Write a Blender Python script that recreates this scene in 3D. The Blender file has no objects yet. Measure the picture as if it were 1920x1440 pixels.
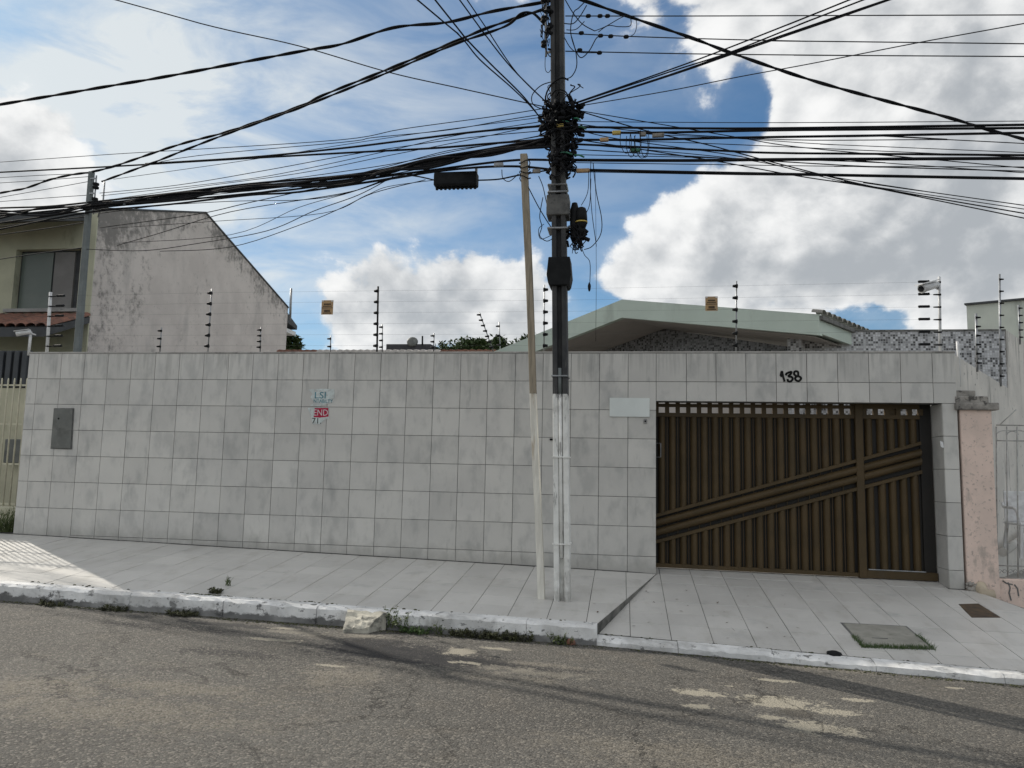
import bpy, bmesh, math, random
from mathutils import Vector, Matrix
random.seed(7)
R = math.radians
SC = bpy.context.scene
COL = SC.collection

# ------------------------------------------------------------------ camera
F, PITCH, ROLL, YAW = 1440.28, .1113, .0214, -.1451
CAM = Vector((8.2917, -9.8164, 1.4762))

def cam_dir(x, y, z):
    c, s = math.cos(ROLL), math.sin(ROLL)
    # x right, y forward, z up (image v = -z)
    x, z = x*c - z*s, x*s + z*c
    c, s = math.cos(PITCH), math.sin(PITCH)
    y, z = y*c - z*s, y*s + z*c
    c, s = math.cos(YAW), math.sin(YAW)
    return Vector((x*c + y*s, -x*s + y*c, z))

cam_data = bpy.data.cameras.new('camera')
cam = bpy.data.objects.new('camera', cam_data)
COL.objects.link(cam)
cam_data.sensor_width = 36
cam_data.lens = 36*F/1920
cam_data.clip_end = 2000
cr, cu, cf = cam_dir(1, 0, 0), cam_dir(0, 0, 1), cam_dir(0, 1, 0)
m = Matrix((cr, cu, -cf)).transposed().to_4x4()
m.translation = CAM
cam.matrix_world = m
SC.camera = cam

def ray(px, py):
    return cam_dir((px-960)/F, 1, -(py-720)/F)
def W(px, py, Y=0.0):                      # point on the vertical plane y = Y
    r = ray(px, py)
    return CAM + r*((Y-CAM.y)/r.y)
def G(px, py, pl):                         # point on a sloping ground plane
    a, b, c = pl
    r = ray(px, py)
    return CAM + r*((a+b*CAM.x+c*CAM.y-CAM.z)/(r.z-b*r.x-c*r.y))
def V2(px, py, p0, d):                     # point on a vertical plane through p0 along d
    r = ray(px, py)
    n = (d[1], -d[0])
    t = (n[0]*(p0[0]-CAM.x)+n[1]*(p0[1]-CAM.y))/(n[0]*r.x+n[1]*r.y)
    return CAM + r*t

# ------------------------------------------------------------------ light
SUN_AZ = (-.82, .57)                       # horizontal direction towards the sun
SUN_EL = R(34.5)
SUN_ENERGY, SKY_STR, EXPOSURE = 3.9, .085, 0.12
SC.view_settings.view_transform = 'Standard'
SC.view_settings.look = 'None'
SC.view_settings.exposure = EXPOSURE
SC.view_settings.gamma = 1
SC.view_settings.use_curve_mapping = False
sl = bpy.data.lights.new('sun', 'SUN')
sl.energy, sl.angle, sl.color = SUN_ENERGY, R(.65), (1, .93, .82)
sun = bpy.data.objects.new('sun', sl)
COL.objects.link(sun)
sd = Vector((SUN_AZ[0]*math.cos(SUN_EL), SUN_AZ[1]*math.cos(SUN_EL), math.sin(SUN_EL)))
sun.rotation_euler = sd.to_track_quat('Z', 'Y').to_euler()
sun.location = (-20, 10, 30)

class NT:
    def __init__(s, tree): s.t = tree; s.n = tree.nodes; s.l = tree.links
    def new(s, typ, **kw):
        n = s.n.new(typ)
        for k, v in kw.items(): setattr(n, k, v)
        return n
    def put(s, sock, v):
        if v is None: return
        if isinstance(v, bpy.types.NodeSocket): s.l.new(v, sock)
        else: sock.default_value = v
    def m(s, op, a, b=None, c=None, clamp=False):
        n = s.new('ShaderNodeMath', operation=op, use_clamp=clamp)
        for i, v in enumerate((a, b, c)): s.put(n.inputs[i], v)
        return n.outputs[0]
    def v(s, op, a, b=None):
        n = s.new('ShaderNodeVectorMath', operation=op)
        s.put(n.inputs[0], a)
        if b is not None: s.put(n.inputs[3 if op == 'SCALE' else 1], b)
        return n.outputs['Value' if op in ('LENGTH', 'DOT_PRODUCT') else 'Vector']
    def noise(s, vec, scale, detail=4, rough=.55, dist=0.0):
        n = s.new('ShaderNodeTexNoise')
        s.put(n.inputs['Vector'], vec)
        n.inputs['Scale'].default_value = scale; n.inputs['Detail'].default_value = detail
        n.inputs['Roughness'].default_value = rough; n.inputs['Distortion'].default_value = dist
        return n.outputs['Fac']
    def step(s, x, a, b, lo=0.0, hi=1.0):
        n = s.new('ShaderNodeMapRange', interpolation_type='SMOOTHSTEP')
        s.put(n.inputs[0], x)
        for i, v in enumerate((a, b, lo, hi)): s.put(n.inputs[i+1], v)
        return n.outputs[0]
    def mix(s, f, a, b, typ='MIX'):
        n = s.new('ShaderNodeMix', data_type='RGBA', blend_type=typ)
        s.put(n.inputs['Factor'], f)
        for k, v in ((6, a), (7, b)):
            if isinstance(v, tuple) and len(v) == 3: v = v+(1,)
            s.put(n.inputs[k], v)
        return n.outputs[2]
    def map(s, vec, scale=(1, 1, 1), loc=(0, 0, 0)):
        n = s.new('ShaderNodeMapping')
        s.put(n.inputs[0], vec); n.inputs['Scale'].default_value = scale; n.inputs['Location'].default_value = loc
        return n.outputs[0]
    def comb(s, x, y, z):
        n = s.new('ShaderNodeCombineXYZ')
        for i, v in enumerate((x, y, z)): s.put(n.inputs[i], v)
        return n.outputs[0]
    def sep(s, v):
        n = s.new('ShaderNodeSeparateXYZ'); s.put(n.inputs[0], v); return n.outputs

world = bpy.data.worlds.new('World')
SC.world = world
world.use_nodes = True
def build_sky():
    t = NT(world.node_tree); t.n.clear()
    out = t.new('ShaderNodeOutputWorld')
    sky = t.new('ShaderNodeTexSky', sky_type='NISHITA', sun_disc=False)
    sky.sun_elevation = SUN_EL
    sky.sun_rotation = math.atan2(SUN_AZ[0], SUN_AZ[1])
    sky.air_density, sky.dust_density, sky.ozone_density = 1.0, .4, 1.6
    d = t.v('NORMALIZE', t.new('ShaderNodeTexCoord').outputs['Generated'])
    x, y, z = t.sep(d)
    az = t.m('ARCTAN2', x, y)
    el = t.m('ARCSINE', z)
    def blob(px, py, rx, ry, amp):
        r = ray(px, py)
        a0, e0 = math.atan2(r.x, r.y), math.atan2(r.z, math.hypot(r.x, r.y))
        u = t.m('MULTIPLY', t.m('SUBTRACT', az, a0), F/rx)
        w = t.m('MULTIPLY', t.m('SUBTRACT', el, e0), F/ry)
        q = t.m('ADD', t.m('MULTIPLY', u, u), t.m('MULTIPLY', w, w))
        return t.m('MULTIPLY', t.m('EXPONENT', t.m('MULTIPLY', q, -1)), amp)
    def total(bl, base=0.0):
        acc = base
        for b in bl: acc = t.m('ADD', acc, blob(*b))
        return acc
    # heaped clouds: where they stand, and the blue gaps between them
    mass = total([
        (1760, 130, 420, 260, .75), (1650, 420, 420, 150, .75), (1330, 455, 170, 95, .50), (1900, 480, 300, 150, .4),
        (1420, 60, 110, 90, .22), (1478, 212, 38, 48, .62), (1425, 185, 60, 70, -.45), (1530, 205, 32, 50, -.40),
        (735, 560, 150, 125, .62), (640, 600, 90, 60, .3), (985, 570, 75, 90, .55), (880, 600, 110, 70, .35), (1180, 530, 70, 50, .25),
        (30, 265, 110, 75, .55), (470, 480, 90, 40, .12), (1800, 620, 110, 40, .1),
        (1180, 230, 260, 190, -.50), (1000, 250, 420, 140, -.45), (700, 150, 520, 190, -.50), (1270, 330, 90, 70, -.25),
        (1640, 592, 90, 34, -.55), (1390, 210, 60, 70, -.25), (520, 330, 260, 110, -.35), (1100, 440, 70, 90, -.40), (540, 600, 60, 70, -.35), (40, 90, 200, 120, -.40), (960, 420, 1350, 620, -.26)], .58)  # extra cloud outside the view, added to brighten and neutralise ambient light
    nd = t.noise(t.map(d, (1, 1, 1.3)), 5.2, 11, .60, .15)
    nd1 = t.noise(t.map(d, (1, 1, 1.3)), 5.2, 7, .60, .15)
    nd2 = t.noise(t.map(t.v('ADD', d, tuple(sd*.045)), (1, 1, 1.3)), 5.2, 7, .60, .15)
    big = t.noise(t.map(d, (1, 1, 1.6), (3.1, 1.7, .4)), 2.1, 3, .5)
    def puffs(vec, sc):
        v = t.new('ShaderNodeTexVoronoi', feature='F1')
        t.put(v.inputs['Vector'], t.map(vec, (1, 1, 1.25))); v.inputs['Scale'].default_value = sc; v.inputs['Detail'].default_value = 1; v.inputs['Roughness'].default_value = .6; v.normalize = True
        return t.m('SUBTRACT', .42, v.outputs['Distance'])
    pf = t.m('MULTIPLY', puffs(d, 15), 1.0)
    pf2 = t.m('MULTIPLY', puffs(t.v('ADD', d, tuple(sd*.02)), 15), 1.0)
    mass = t.m('ADD', mass, t.m('MULTIPLY', pf, .75))
    field = t.m('ADD', t.m('ADD', mass, t.m('MULTIPLY', t.m('SUBTRACT', nd, .5), 2.5)), t.m('MULTIPLY', t.m('SUBTRACT', big, .5), .7))
    dens = t.m('ADD', t.m('MULTIPLY', t.step(field, .42, .62), .78), t.m('MULTIPLY', t.step(field, .22, .78), .22))
    core = t.step(field, .60, 1.5)
    shade_noise = t.noise(t.map(d, (1, 1, 1.8), (.7, 2.2, 0)), 7.5, 7, .55, .3)
    grey = total([(1880, 420, 260, 110, .34), (1640, 525, 330, 55, .26), (1860, 190, 120, 110, .12), (735, 590, 90, 55, .30), (865, 570, 65, 75, .55), (715, 525, 50, 35, .28), (985, 610, 60, 50, .25),
                  (1420, 520, 200, 40, .2), (80, 360, 160, 45, .3)], 0.0)
    gf = t.m('ADD', t.m('MULTIPLY', core, .38), t.m('ADD', grey, t.m('ADD', t.m('MULTIPLY', t.m('SUBTRACT', nd2, nd1), 3.2), t.m('MULTIPLY', t.m('SUBTRACT', pf2, pf), 1.6))))
    gf = t.m('ADD', gf, t.m('MULTIPLY', t.m('SUBTRACT', shade_noise, .5), .8))
    gf = t.step(gf, -.35, 1.05)
    ccol = t.mix(gf, (.90, .90, .89), (.40, .425, .45))
    # thin high veil, thickest towards the sun at the left
    veil_m = total([(40, 190, 560, 330, .95), (560, 300, 330, 130, .40), (430, 60, 480, 150, .34), (420, 460, 400, 130, .60), (1500, 600, 500, 60, .2), (1120, 330, 300, 300, .16)], .03)
    vn = t.noise(t.map(d, (1.3, 1.3, 4.2), (1.1, .3, .9)), 4.0, 8, .58, .5)
    veil = t.m('MULTIPLY', veil_m, t.step(vn, .28, .78, .25, 1.25), clamp=True)
    b_sky = t.new('ShaderNodeBackground'); t.put(b_sky.inputs[0], t.mix(1.0, sky.outputs[0], (.50, .80, .98), 'MULTIPLY')); b_sky.inputs[1].default_value = SKY_STR
    b_veil = t.new('ShaderNodeBackground'); b_veil.inputs[0].default_value = (.82, .85, .84, 1); b_veil.inputs[1].default_value = .92
    b_cld = t.new('ShaderNodeBackground'); t.put(b_cld.inputs[0], ccol); b_cld.inputs[1].default_value = 1.0
    m1 = t.new('ShaderNodeMixShader'); t.put(m1.inputs[0], t.m('MULTIPLY', veil, .85)); t.l.new(b_sky.outputs[0], m1.inputs[1]); t.l.new(b_veil.outputs[0], m1.inputs[2])
    m2 = t.new('ShaderNodeMixShader'); t.put(m2.inputs[0], t.m('MULTIPLY', dens, .97)); t.l.new(m1.outputs[0], m2.inputs[1]); t.l.new(b_cld.outputs[0], m2.inputs[2])
    t.l.new(m2.outputs[0], out.inputs[0])
build_sky()

# ------------------------------------------------------------------ materials
def mat(name, col, col2=None, scale=3.0, rough=.7, stains=(), bump=0.0, bscale=60.0, tint=0.0, metal=0.0, spec=.4, stretch=(1, 1, 1), coords='pos', fn=None, lo=.35, hi=.65):
    """procedural: two colours over noise, then stains (colour, scale, lo, hi, strength, stretch)."""
    mt = bpy.data.materials.new(name); mt.use_nodes = True
    t = NT(mt.node_tree)
    b = t.n['Principled BSDF']
    P = t.new('ShaderNodeNewGeometry').outputs['Position'] if coords == 'pos' else t.new('ShaderNodeTexCoord').outputs['Object']
    c = col + (1,)
    if col2:
        c = t.mix(t.step(t.noise(t.map(P, stretch), scale, 5, .6), lo, hi), col, col2)
    elif True:
        c = t.mix(0.0, col, col)
    for (sc, ss, a, bb, k, st) in stains:
        f = t.m('MULTIPLY', t.step(t.noise(t.map(P, st, (ss, ss*.7, 0)), ss, 6, .62), a, bb), k)
        c = t.mix(f, c, sc)
    if fn: c = fn(t, c, P)
    if tint:
        oi = t.new('ShaderNodeObjectInfo').outputs['Random']
        hsv = t.new('ShaderNodeHueSaturation'); t.put(hsv.inputs['Color'], c)
        t.put(hsv.inputs['Value'], t.m('ADD', 1-tint/2, t.m('MULTIPLY', oi, tint)))
        c = hsv.outputs[0]
    t.put(b.inputs['Base Color'], c)
    b.inputs['Roughness'].default_value = rough
    b.inputs['Metallic'].default_value = metal
    b.inputs['Specular IOR Level'].default_value = spec
    if bump:
        bn = t.new('ShaderNodeBump'); bn.inputs['Strength'].default_value = bump; bn.inputs['Distance'].default_value = .01
        t.put(bn.inputs['Height'], t.noise(P, bscale, 4, .6)); t.l.new(bn.outputs[0], b.inputs['Normal'])
    return mt

S1 = (1, 1, 1)
def tile_dots(t, c, P):
    r = t.new('ShaderNodeObjectInfo').outputs['Random']
    q = t.v('ADD', t.map(P, (1.7, 1, .9)), t.comb(t.m('MULTIPLY', r, 37.0), 0.0, t.m('MULTIPLY', r, 91.0)))
    c = t.mix(t.m('MULTIPLY', t.step(t.noise(q, 2.6, 5, .58), .48, .68), .36), c, (.26, .265, .26))
    x0, y0, z0 = t.sep(P)
    hb = t.m('SUBTRACT', z0, t.m('SUBTRACT', .43, t.m('MULTIPLY', x0, .0219)))
    spl = t.m('MULTIPLY', t.step(t.m('ADD', hb, t.m('MULTIPLY', t.noise(P, 4.5, 5, .65), .55)), .22, .55, 1, 0), .45)
    c = t.mix(spl, c, (.20, .195, .175))
    drp = t.m('MULTIPLY', t.step(t.m('ADD', t.noise(t.map(P, (9, 1, .5)), 1.3, 5, .6), t.m('MULTIPLY', t.step(z0, 2.3, 3.0), .22)), .66, .84), .35)
    c = t.mix(drp, c, (.19, .19, .18))                    # the fine ribbed glaze of the wall tiles
    x, y, z = t.sep(P)
    gx = t.m('SINE', t.m('MULTIPLY', x, 2*math.pi/.0175)); gz = t.m('SINE', t.m('MULTIPLY', z, 2*math.pi/.0175))
    f = t.step(t.m('MULTIPLY', gx, gz), .1, .9)
    c = t.mix(t.m('MULTIPLY', f, .10), c, (.16, .17, .17))
    return c
M = {}
M['wall_tile'] = mat('wall tile glaze', (.57, .558, .525), (.51, .50, .475), 1.1, .42,
    stains=(((.27, .275, .275), 1.9, .54, .76, .50, (1.5, 1, .8)), ((.24, .245, .24), 6.5, .60, .76, .40, (1.6, 1, .35)), ((.62, .60, .555), 4.3, .60, .75, .5, S1)), tint=.14, fn=tile_dots, bump=.05, bscale=180)
M['grout'] = mat('grout', (.17, .17, .165), (.10, .10, .097), 8, .9)
M['paving_tile'] = mat('paving tile glaze', (.575, .563, .535), (.515, .505, .48), 1.3, .38,
    stains=(((.33, .34, .33), 2.6, .56, .76, .45, S1), ((.16, .15, .13), 16, .66, .74, .45, S1), ((.40, .385, .35), 5, .5, .7, .5, (1, .4, 1))), tint=.09, bump=.04, bscale=90)
M['paving_grout'] = mat('paving grout', (.19, .185, .17), (.05, .05, .045), 3, .9)
M['plaster'] = mat('bare plaster', (.40, .39, .37), (.30, .29, .27), 2, .9, stains=(((.08, .08, .075), 3, .55, .7, .6, (1.5, 1.5, .4)),), bump=.25, bscale=40)
M['whitewash'] = mat('whitewashed kerb', (.80, .80, .79), (.66, .66, .65), 5, .85,
    stains=(((.045, .045, .045), 7, .56, .64, .85, (1, 1, 1.6)), ((.22, .215, .20), 3.2, .50, .66, .7, S1), ((.05, .05, .045), 26, .60, .68, .8, S1)), bump=.5, bscale=35)
def grime(hz):
    def fn(t, c, P):
        x, y, z = t.sep(P)
        h = t.m('ADD', t.m('SUBTRACT', z, hz[0]), t.m('MULTIPLY', x, hz[1]))
        n = t.noise(t.map(P, (1, 1, 1.5)), 6, 7, .68); n2 = t.noise(P, 28, 4, .7)
        f = t.m('ADD', t.m('ADD', t.m('MULTIPLY', n, 1.2), t.m('MULTIPLY', n2, .35)), t.step(h, hz[2], hz[3], .62, 0))
        c = t.mix(t.step(f, .92, 1.12, 0, .85), c, (.05, .05, .048))
        return t.mix(t.step(t.noise(P, 1.7, 4, .6), .42, .62, 0, .55), c, (.40, .40, .39))
    return fn
M['whitewash'] = mat('whitewashed kerb', (.80, .80, .79), (.66, .66, .65), 5, .85, stains=(((.22, .215, .20), 3.2, .54, .68, .55, S1), ((.05, .05, .05), 8, .585, .65, .8, (1, 1, 1.6)), ((.05, .05, .045), 26, .62, .69, .7, S1)), bump=.5, bscale=35, fn=grime((.2274, .0219, -.175, -.07)))
M['whitewash_low'] = mat('whitewashed low kerb', (.80, .80, .79), (.66, .66, .65), 5, .85, stains=(((.30, .29, .27), 2.6, .5, .66, .6, S1), ((.06, .06, .055), 7, .60, .66, .8, (1, 1, 1.6)), ((.05, .05, .045), 26, .62, .69, .7, S1)), bump=.5, bscale=35, fn=grime((.1122, .0206, -.12, -.045)))
M['concrete'] = mat('grey concrete', (.33, .33, .32), (.24, .24, .235), 4, .85, stains=(((.10, .10, .10), 5, .58, .7, .5, S1),), bump=.3, bscale=50)
M['cover'] = mat('cover concrete', (.31, .30, .265), (.24, .235, .205), 6, .85, stains=(((.09, .09, .075), 8, .55, .7, .5, S1),), bump=.3, bscale=60)
M['cream_concrete'] = mat('cream broken concrete', (.50, .475, .40), (.32, .305, .26), 5, .9, stains=(((.10, .10, .09), 7, .52, .64, .75, S1),), bump=.6, bscale=30)
M['pole_dark'] = mat('dark pole concrete', (.028, .030, .033), (.06, .06, .06), 3, .8, stains=(((.22, .21, .19), 5, .60, .72, .5, (3, 3, .35)),), bump=.3, bscale=50)  # near black base with paler vertical streaks
ZPW = W(1053, 740, -1.5).z
def paint_wear(t, c, P):
    x, y, z = t.sep(P)
    n = t.noise(t.map(P, (3, 3, 1)), 9, 6, .7)
    up = t.step(t.m('ADD', z, t.m('MULTIPLY', n, .5)), ZPW+.18, ZPW+.30)
    c = t.mix(up, c, (.05, .05, .05))
    lo = t.step(t.m('ADD', z, t.m('MULTIPLY', n, .9)), .45, .85, 1, 0)
    return t.mix(t.m('MULTIPLY', lo, .6), c, (.20, .19, .17))
M['pole_white'] = mat('whitewashed pole', (.78, .78, .75), (.64, .64, .61), 5, .8, stains=(((.16, .16, .155), 7, .58, .68, .7, (2, 2, .5)), ((.30, .29, .27), 2.5, .5, .65, .5, S1)), bump=.35, bscale=45, fn=paint_wear)
M['pole_grey'] = mat('grey pole concrete', (.17, .19, .19), (.13, .145, .145), 4, .8, bump=.2)
M['post_brown'] = mat('weathered timber', (.34, .29, .22), (.21, .18, .135), 6, .85, stretch=(5, 5, .35), stains=(((.42, .37, .28), 9, .58, .7, .6, (5, 5, .3)),), bump=.3)
M['post_white'] = mat('whitewashed timber', (.74, .72, .65), (.60, .58, .52), 6, .85, stretch=(4, 4, .5), stains=(((.33, .24, .14), 4, .56, .66, .6, (3, 3, .4)),), bump=.3)
M['black'] = mat('black plastic', (.008, .009, .010), (.014, .015, .016), 9, .7, spec=.15)
M['black_cable'] = mat('black cable', (.010, .011, .013), (.018, .018, .02), 3, .85, spec=.08)
M['grey_cable'] = mat('weathered grey cable', (.03, .031, .034), (.022, .023, .026), 3, .85, spec=.1)
M['steel'] = mat('galvanised steel', (.34, .35, .36), (.22, .23, .24), 8, .45, metal=.7)
M['white_metal'] = mat('white painted metal', (.66, .67, .67), (.52, .52, .52), 12, .5)
M['rail_paint'] = mat('pale grey railing paint', (.44, .44, .42), (.30, .30, .29), 12, .6, stains=(((.14, .12, .10), 9, .56, .68, .6, S1),))
M['wire'] = mat('fine fence wire', (.10, .10, .10), (.08, .08, .08), 3, .8, spec=.1)
M['clamp_grey'] = mat('dull grey clamp', (.12, .12, .115), (.06, .06, .06), 9, .8, stains=(((.04, .04, .04), 12, .55, .65, .7, S1),))
M['yellow'] = mat('yellow band', (.55, .42, .10), (.40, .30, .08), 9, .6)
M['tag_orange'] = mat('faded orange tag', (.42, .27, .13), (.36, .25, .15), 9, .6)
M['green_plastic'] = mat('green plastic', (.02, .16, .09), (.03, .12, .08), 9, .5)
M['gate'] = mat('bronze gate paint', (.078, .053, .025), (.060, .042, .020), 3, .5, stains=(((.05, .045, .04), 4, .55, .7, .35, (1, 1, .3)),), spec=.22)
M['gate_dark'] = mat('dark gate sheet', (.010, .009, .008), (.014, .012, .010), 3, .6)
M['sign_white'] = mat('blank white sign', (.68, .72, .70), (.62, .66, .64), 2, .5)
M['paper'] = mat('torn poster paper', (.60, .66, .65), (.50, .54, .53), 9, .9, stains=(((.42, .43, .42), 14, .5, .6, .7, S1),))
M['teal_ink'] = mat('teal print', (.06, .17, .22), (.08, .25, .30), 30, .9)
M['red_ink'] = mat('red print', (.42, .02, .06), (.34, .02, .05), 20, .9)
M['white_ink'] = mat('pale print', (.66, .58, .60), (.58, .52, .54), 20, .9)
M['black_ink'] = mat('black paint', (.012, .012, .012), (.02, .02, .02), 20, .8)
M['lid'] = mat('grey meter lid', (.15, .155, .145), (.115, .12, .112), 5, .6, stains=(((.06, .06, .055), 4, .52, .7, .5, S1), ((.26, .26, .25), 30, .66, .72, .6, S1)))
M['mint'] = mat('mint green paint', (.54, .62, .55), (.50, .575, .51), 2, .8, stains=(((.30, .34, .30), 2.5, .58, .75, .5, (1, 1, .3)),))
M['soffit'] = mat('grey soffit paint', (.42, .39, .36), (.37, .345, .32), 2, .85)
M['olive_wall'] = mat('olive yellow paint', (.47, .47, .35), (.40, .40, .30), 1.5, .85, stains=(((.18, .18, .13), 2, .56, .7, .5, (1, 1, .4)),))
M['yellow_wall'] = mat('cream yellow paint', (.50, .48, .36), (.43, .415, .31), 2, .85, stains=(((.22, .22, .15), 3, .55, .7, .5, (1, 1, .4)),))
M['cream_bar'] = mat('cream painted bars', (.56, .54, .42), (.47, .45, .35), 9, .6)
M['dark_louver'] = mat('dark slate louver', (.05, .055, .062), (.035, .04, .046), 4, .5)
M['dark_fascia'] = mat('dark roof edge', (.07, .075, .08), (.05, .052, .055), 3, .8)
M['terracotta'] = mat('terracotta tile', (.24, .115, .08), (.16, .085, .065), 9, .85, stains=(((.07, .06, .05), 7, .52, .66, .7, S1),), tint=.3)
M['old_tile'] = mat('weathered grey roof tile', (.20, .20, .19), (.12, .12, .115), 9, .9, stains=(((.05, .05, .045), 8, .55, .66, .7, S1),), tint=.3)
M['glass'] = mat('dark window glass', (.10, .125, .11), (.13, .15, .135), 1, .3, spec=.4)
M['curtain'] = mat('grey curtain', (.21, .205, .20), (.18, .175, .17), 3, .8)
M['pink'] = mat('faded pink paint', (.75, .595, .515), (.66, .53, .46), 3, .9, stains=(((.30, .27, .24), 5, .56, .68, .55, (1.3, 1.3, .6)), ((.26, .22, .20), 26, .56, .68, .6, S1), ((.16, .14, .13), 9, .66, .72, .5, (1, 1, .7))), bump=.35, bscale=40)
M['old_stone'] = mat('mouldy cap stone', (.36, .34, .31), (.20, .19, .175), 7, .9, stains=(((.045, .042, .04), 9, .54, .64, .85, S1),), bump=.5, bscale=40)
M['clay_pipe'] = mat('pale clay pipe', (.52, .45, .34), (.40, .34, .26), 8, .8)
M['pvc'] = mat('white pvc pipe', (.60, .59, .56), (.50, .49, .46), 6, .5)
M['rust'] = mat('rusty brown plate', (.11, .075, .045), (.07, .05, .035), 9, .9, stains=(((.035, .03, .025), 12, .5, .64, .7, S1),), bump=.4)
M['leaf'] = mat('weed leaf', (.055, .085, .025), (.10, .12, .04), 20, .7, tint=.3)
M['moss'] = mat('dry moss', (.07, .075, .03), (.035, .035, .022), 14, .9)
M['grass'] = mat('short grass', (.05, .10, .025), (.08, .12, .035), 20, .7)
M['tree_leaf'] = mat('tree leaf', (.035, .065, .018), (.06, .09, .028), 3, .6)
M['bark'] = mat('bark', (.10, .08, .06), (.06, .05, .04), 8, .9)
M['yard'] = mat('yard cement', (.30, .29, .27), (.24, .235, .22), 1.5, .9)
M['pinkish'] = mat('white painted wall', (.60, .56, .53), (.52, .49, .46), 2, .85)
M['ground'] = mat('bare ground', (.16, .14, .11), (.12, .105, .085), .7, .95)
M['far_dark'] = mat('dark far roof', (.035, .037, .042), (.05, .05, .055), 2, .8)
M['far_green'] = mat('far grey green wall', (.54, .57, .51), (.47, .50, .45), 1, .9, stains=(((.2, .21, .19), 1, .55, .7, .5, (1, 1, .3)),))
M['leaf_litter'] = mat('dry leaf', (.10, .055, .03), (.06, .04, .025), 12, .9)
M['pink_litter'] = mat('pink wrapper', (.55, .30, .38), (.62, .5, .52), 30, .6)

def stain_top(amount, ztop, depth):        # mould that runs down from a wall's head
    def fn(t, c, P):
        x, y, z = t.sep(P)
        n = t.noise(t.map(P, (1.6, 1.6, .45)), 1.6, 7, .65)
        n2 = t.noise(P, 9, 5, .7)
        f = t.m('ADD', t.m('ADD', n, t.m('MULTIPLY', n2, .45)), t.step(z, ztop-depth, ztop, 0, .22))
        return t.mix(t.m('MULTIPLY', t.step(f, .83, .98), amount), c, (.045, .05, .048))
    return fn
M['gable'] = mat('mouldy white plaster', (.50, .475, .455), (.42, .40, .385), 1.2, .9, stains=(((.30, .285, .27), .9, .5, .7, .6, (1, 1, .5)), ((.20, .19, .18), 14, .62, .70, .5, S1)), bump=.3, bscale=30)
def gable_fn(t, c, P):
    x, y, z = t.sep(P)
    hgt = t.m('SUBTRACT', z, t.m('MINIMUM', t.m('ADD', 7.35, t.m('MULTIPLY', t.m('SUBTRACT', y, 6.1), .322)), t.m('SUBTRACT', 8.8, t.m('MULTIPLY', t.m('SUBTRACT', y, 10.6), .26))))
    top = t.step(hgt, -1.2, 0, 0, .30)
    front = t.step(y, 6.1, 9.2, .24, 0)
    n = t.noise(t.map(P, (1, 1, .5)), 1.3, 8, .68); n2 = t.noise(P, 6, 5, .7)
    f = t.m('ADD', t.m('ADD', n, t.m('MULTIPLY', t.m('SUBTRACT', n2, .5), 1.1)), t.m('ADD', top, front))
    return t.mix(t.m('MULTIPLY', t.step(f, .62, .98), .72), c, (.085, .085, .08))

M['gable_wall'] = mat('mouldy gable plaster', (.58, .53, .50), (.50, .455, .43), 1.2, .9, stains=(((.30, .285, .275), .9, .5, .7, .6, (1, 1, .4)), ((.18, .17, .165), 14, .62, .70, .45, S1)), bump=.3, bscale=30, fn=gable_fn)
M['divider'] = mat('stained divider plaster', (.66, .63, .58), (.54, .52, .48), 1.6, .9, stains=(((.10, .10, .095), 2.2, .56, .70, .7, (2.5, 2.5, .3)), ((.07, .07, .065), 12, .62, .70, .7, S1)), bump=.3, bscale=30)

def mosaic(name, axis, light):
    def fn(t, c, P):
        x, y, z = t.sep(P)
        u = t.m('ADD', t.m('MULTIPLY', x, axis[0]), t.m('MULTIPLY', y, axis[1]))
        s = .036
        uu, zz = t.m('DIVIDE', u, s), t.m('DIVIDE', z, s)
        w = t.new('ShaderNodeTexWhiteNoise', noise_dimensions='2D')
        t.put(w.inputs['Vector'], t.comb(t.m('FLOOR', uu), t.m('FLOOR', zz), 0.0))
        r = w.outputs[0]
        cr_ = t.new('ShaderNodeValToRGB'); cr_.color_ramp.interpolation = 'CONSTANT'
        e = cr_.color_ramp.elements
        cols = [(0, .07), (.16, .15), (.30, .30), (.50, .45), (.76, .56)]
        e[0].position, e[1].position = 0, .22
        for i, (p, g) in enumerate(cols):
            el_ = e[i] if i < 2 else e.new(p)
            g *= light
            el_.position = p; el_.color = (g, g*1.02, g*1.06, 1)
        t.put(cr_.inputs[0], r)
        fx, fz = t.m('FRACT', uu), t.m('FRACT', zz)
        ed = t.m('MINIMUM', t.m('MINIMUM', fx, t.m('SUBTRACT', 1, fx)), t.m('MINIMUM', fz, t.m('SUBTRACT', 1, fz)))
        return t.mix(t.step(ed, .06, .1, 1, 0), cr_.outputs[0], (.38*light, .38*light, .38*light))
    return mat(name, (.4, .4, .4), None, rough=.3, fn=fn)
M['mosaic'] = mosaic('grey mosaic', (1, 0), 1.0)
M['mosaic_house_shaded'] = mosaic('shaded house mosaic', (.82, -.57), .48)  # darker copy of the mosaic, shade under the eaves put into its colour

# ------------------------------------------------------------------ ground planes (z = a + b x + c y)
SWP = (.4335, -.0219, .09)                 # tiled pavement
DWP = (.322, -.00997, .13)                 # driveway ramp
RDP = (.030, -.022, -.010)                 # road
def pz(p, x, y): return p[0]+p[1]*x+p[2]*y

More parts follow.
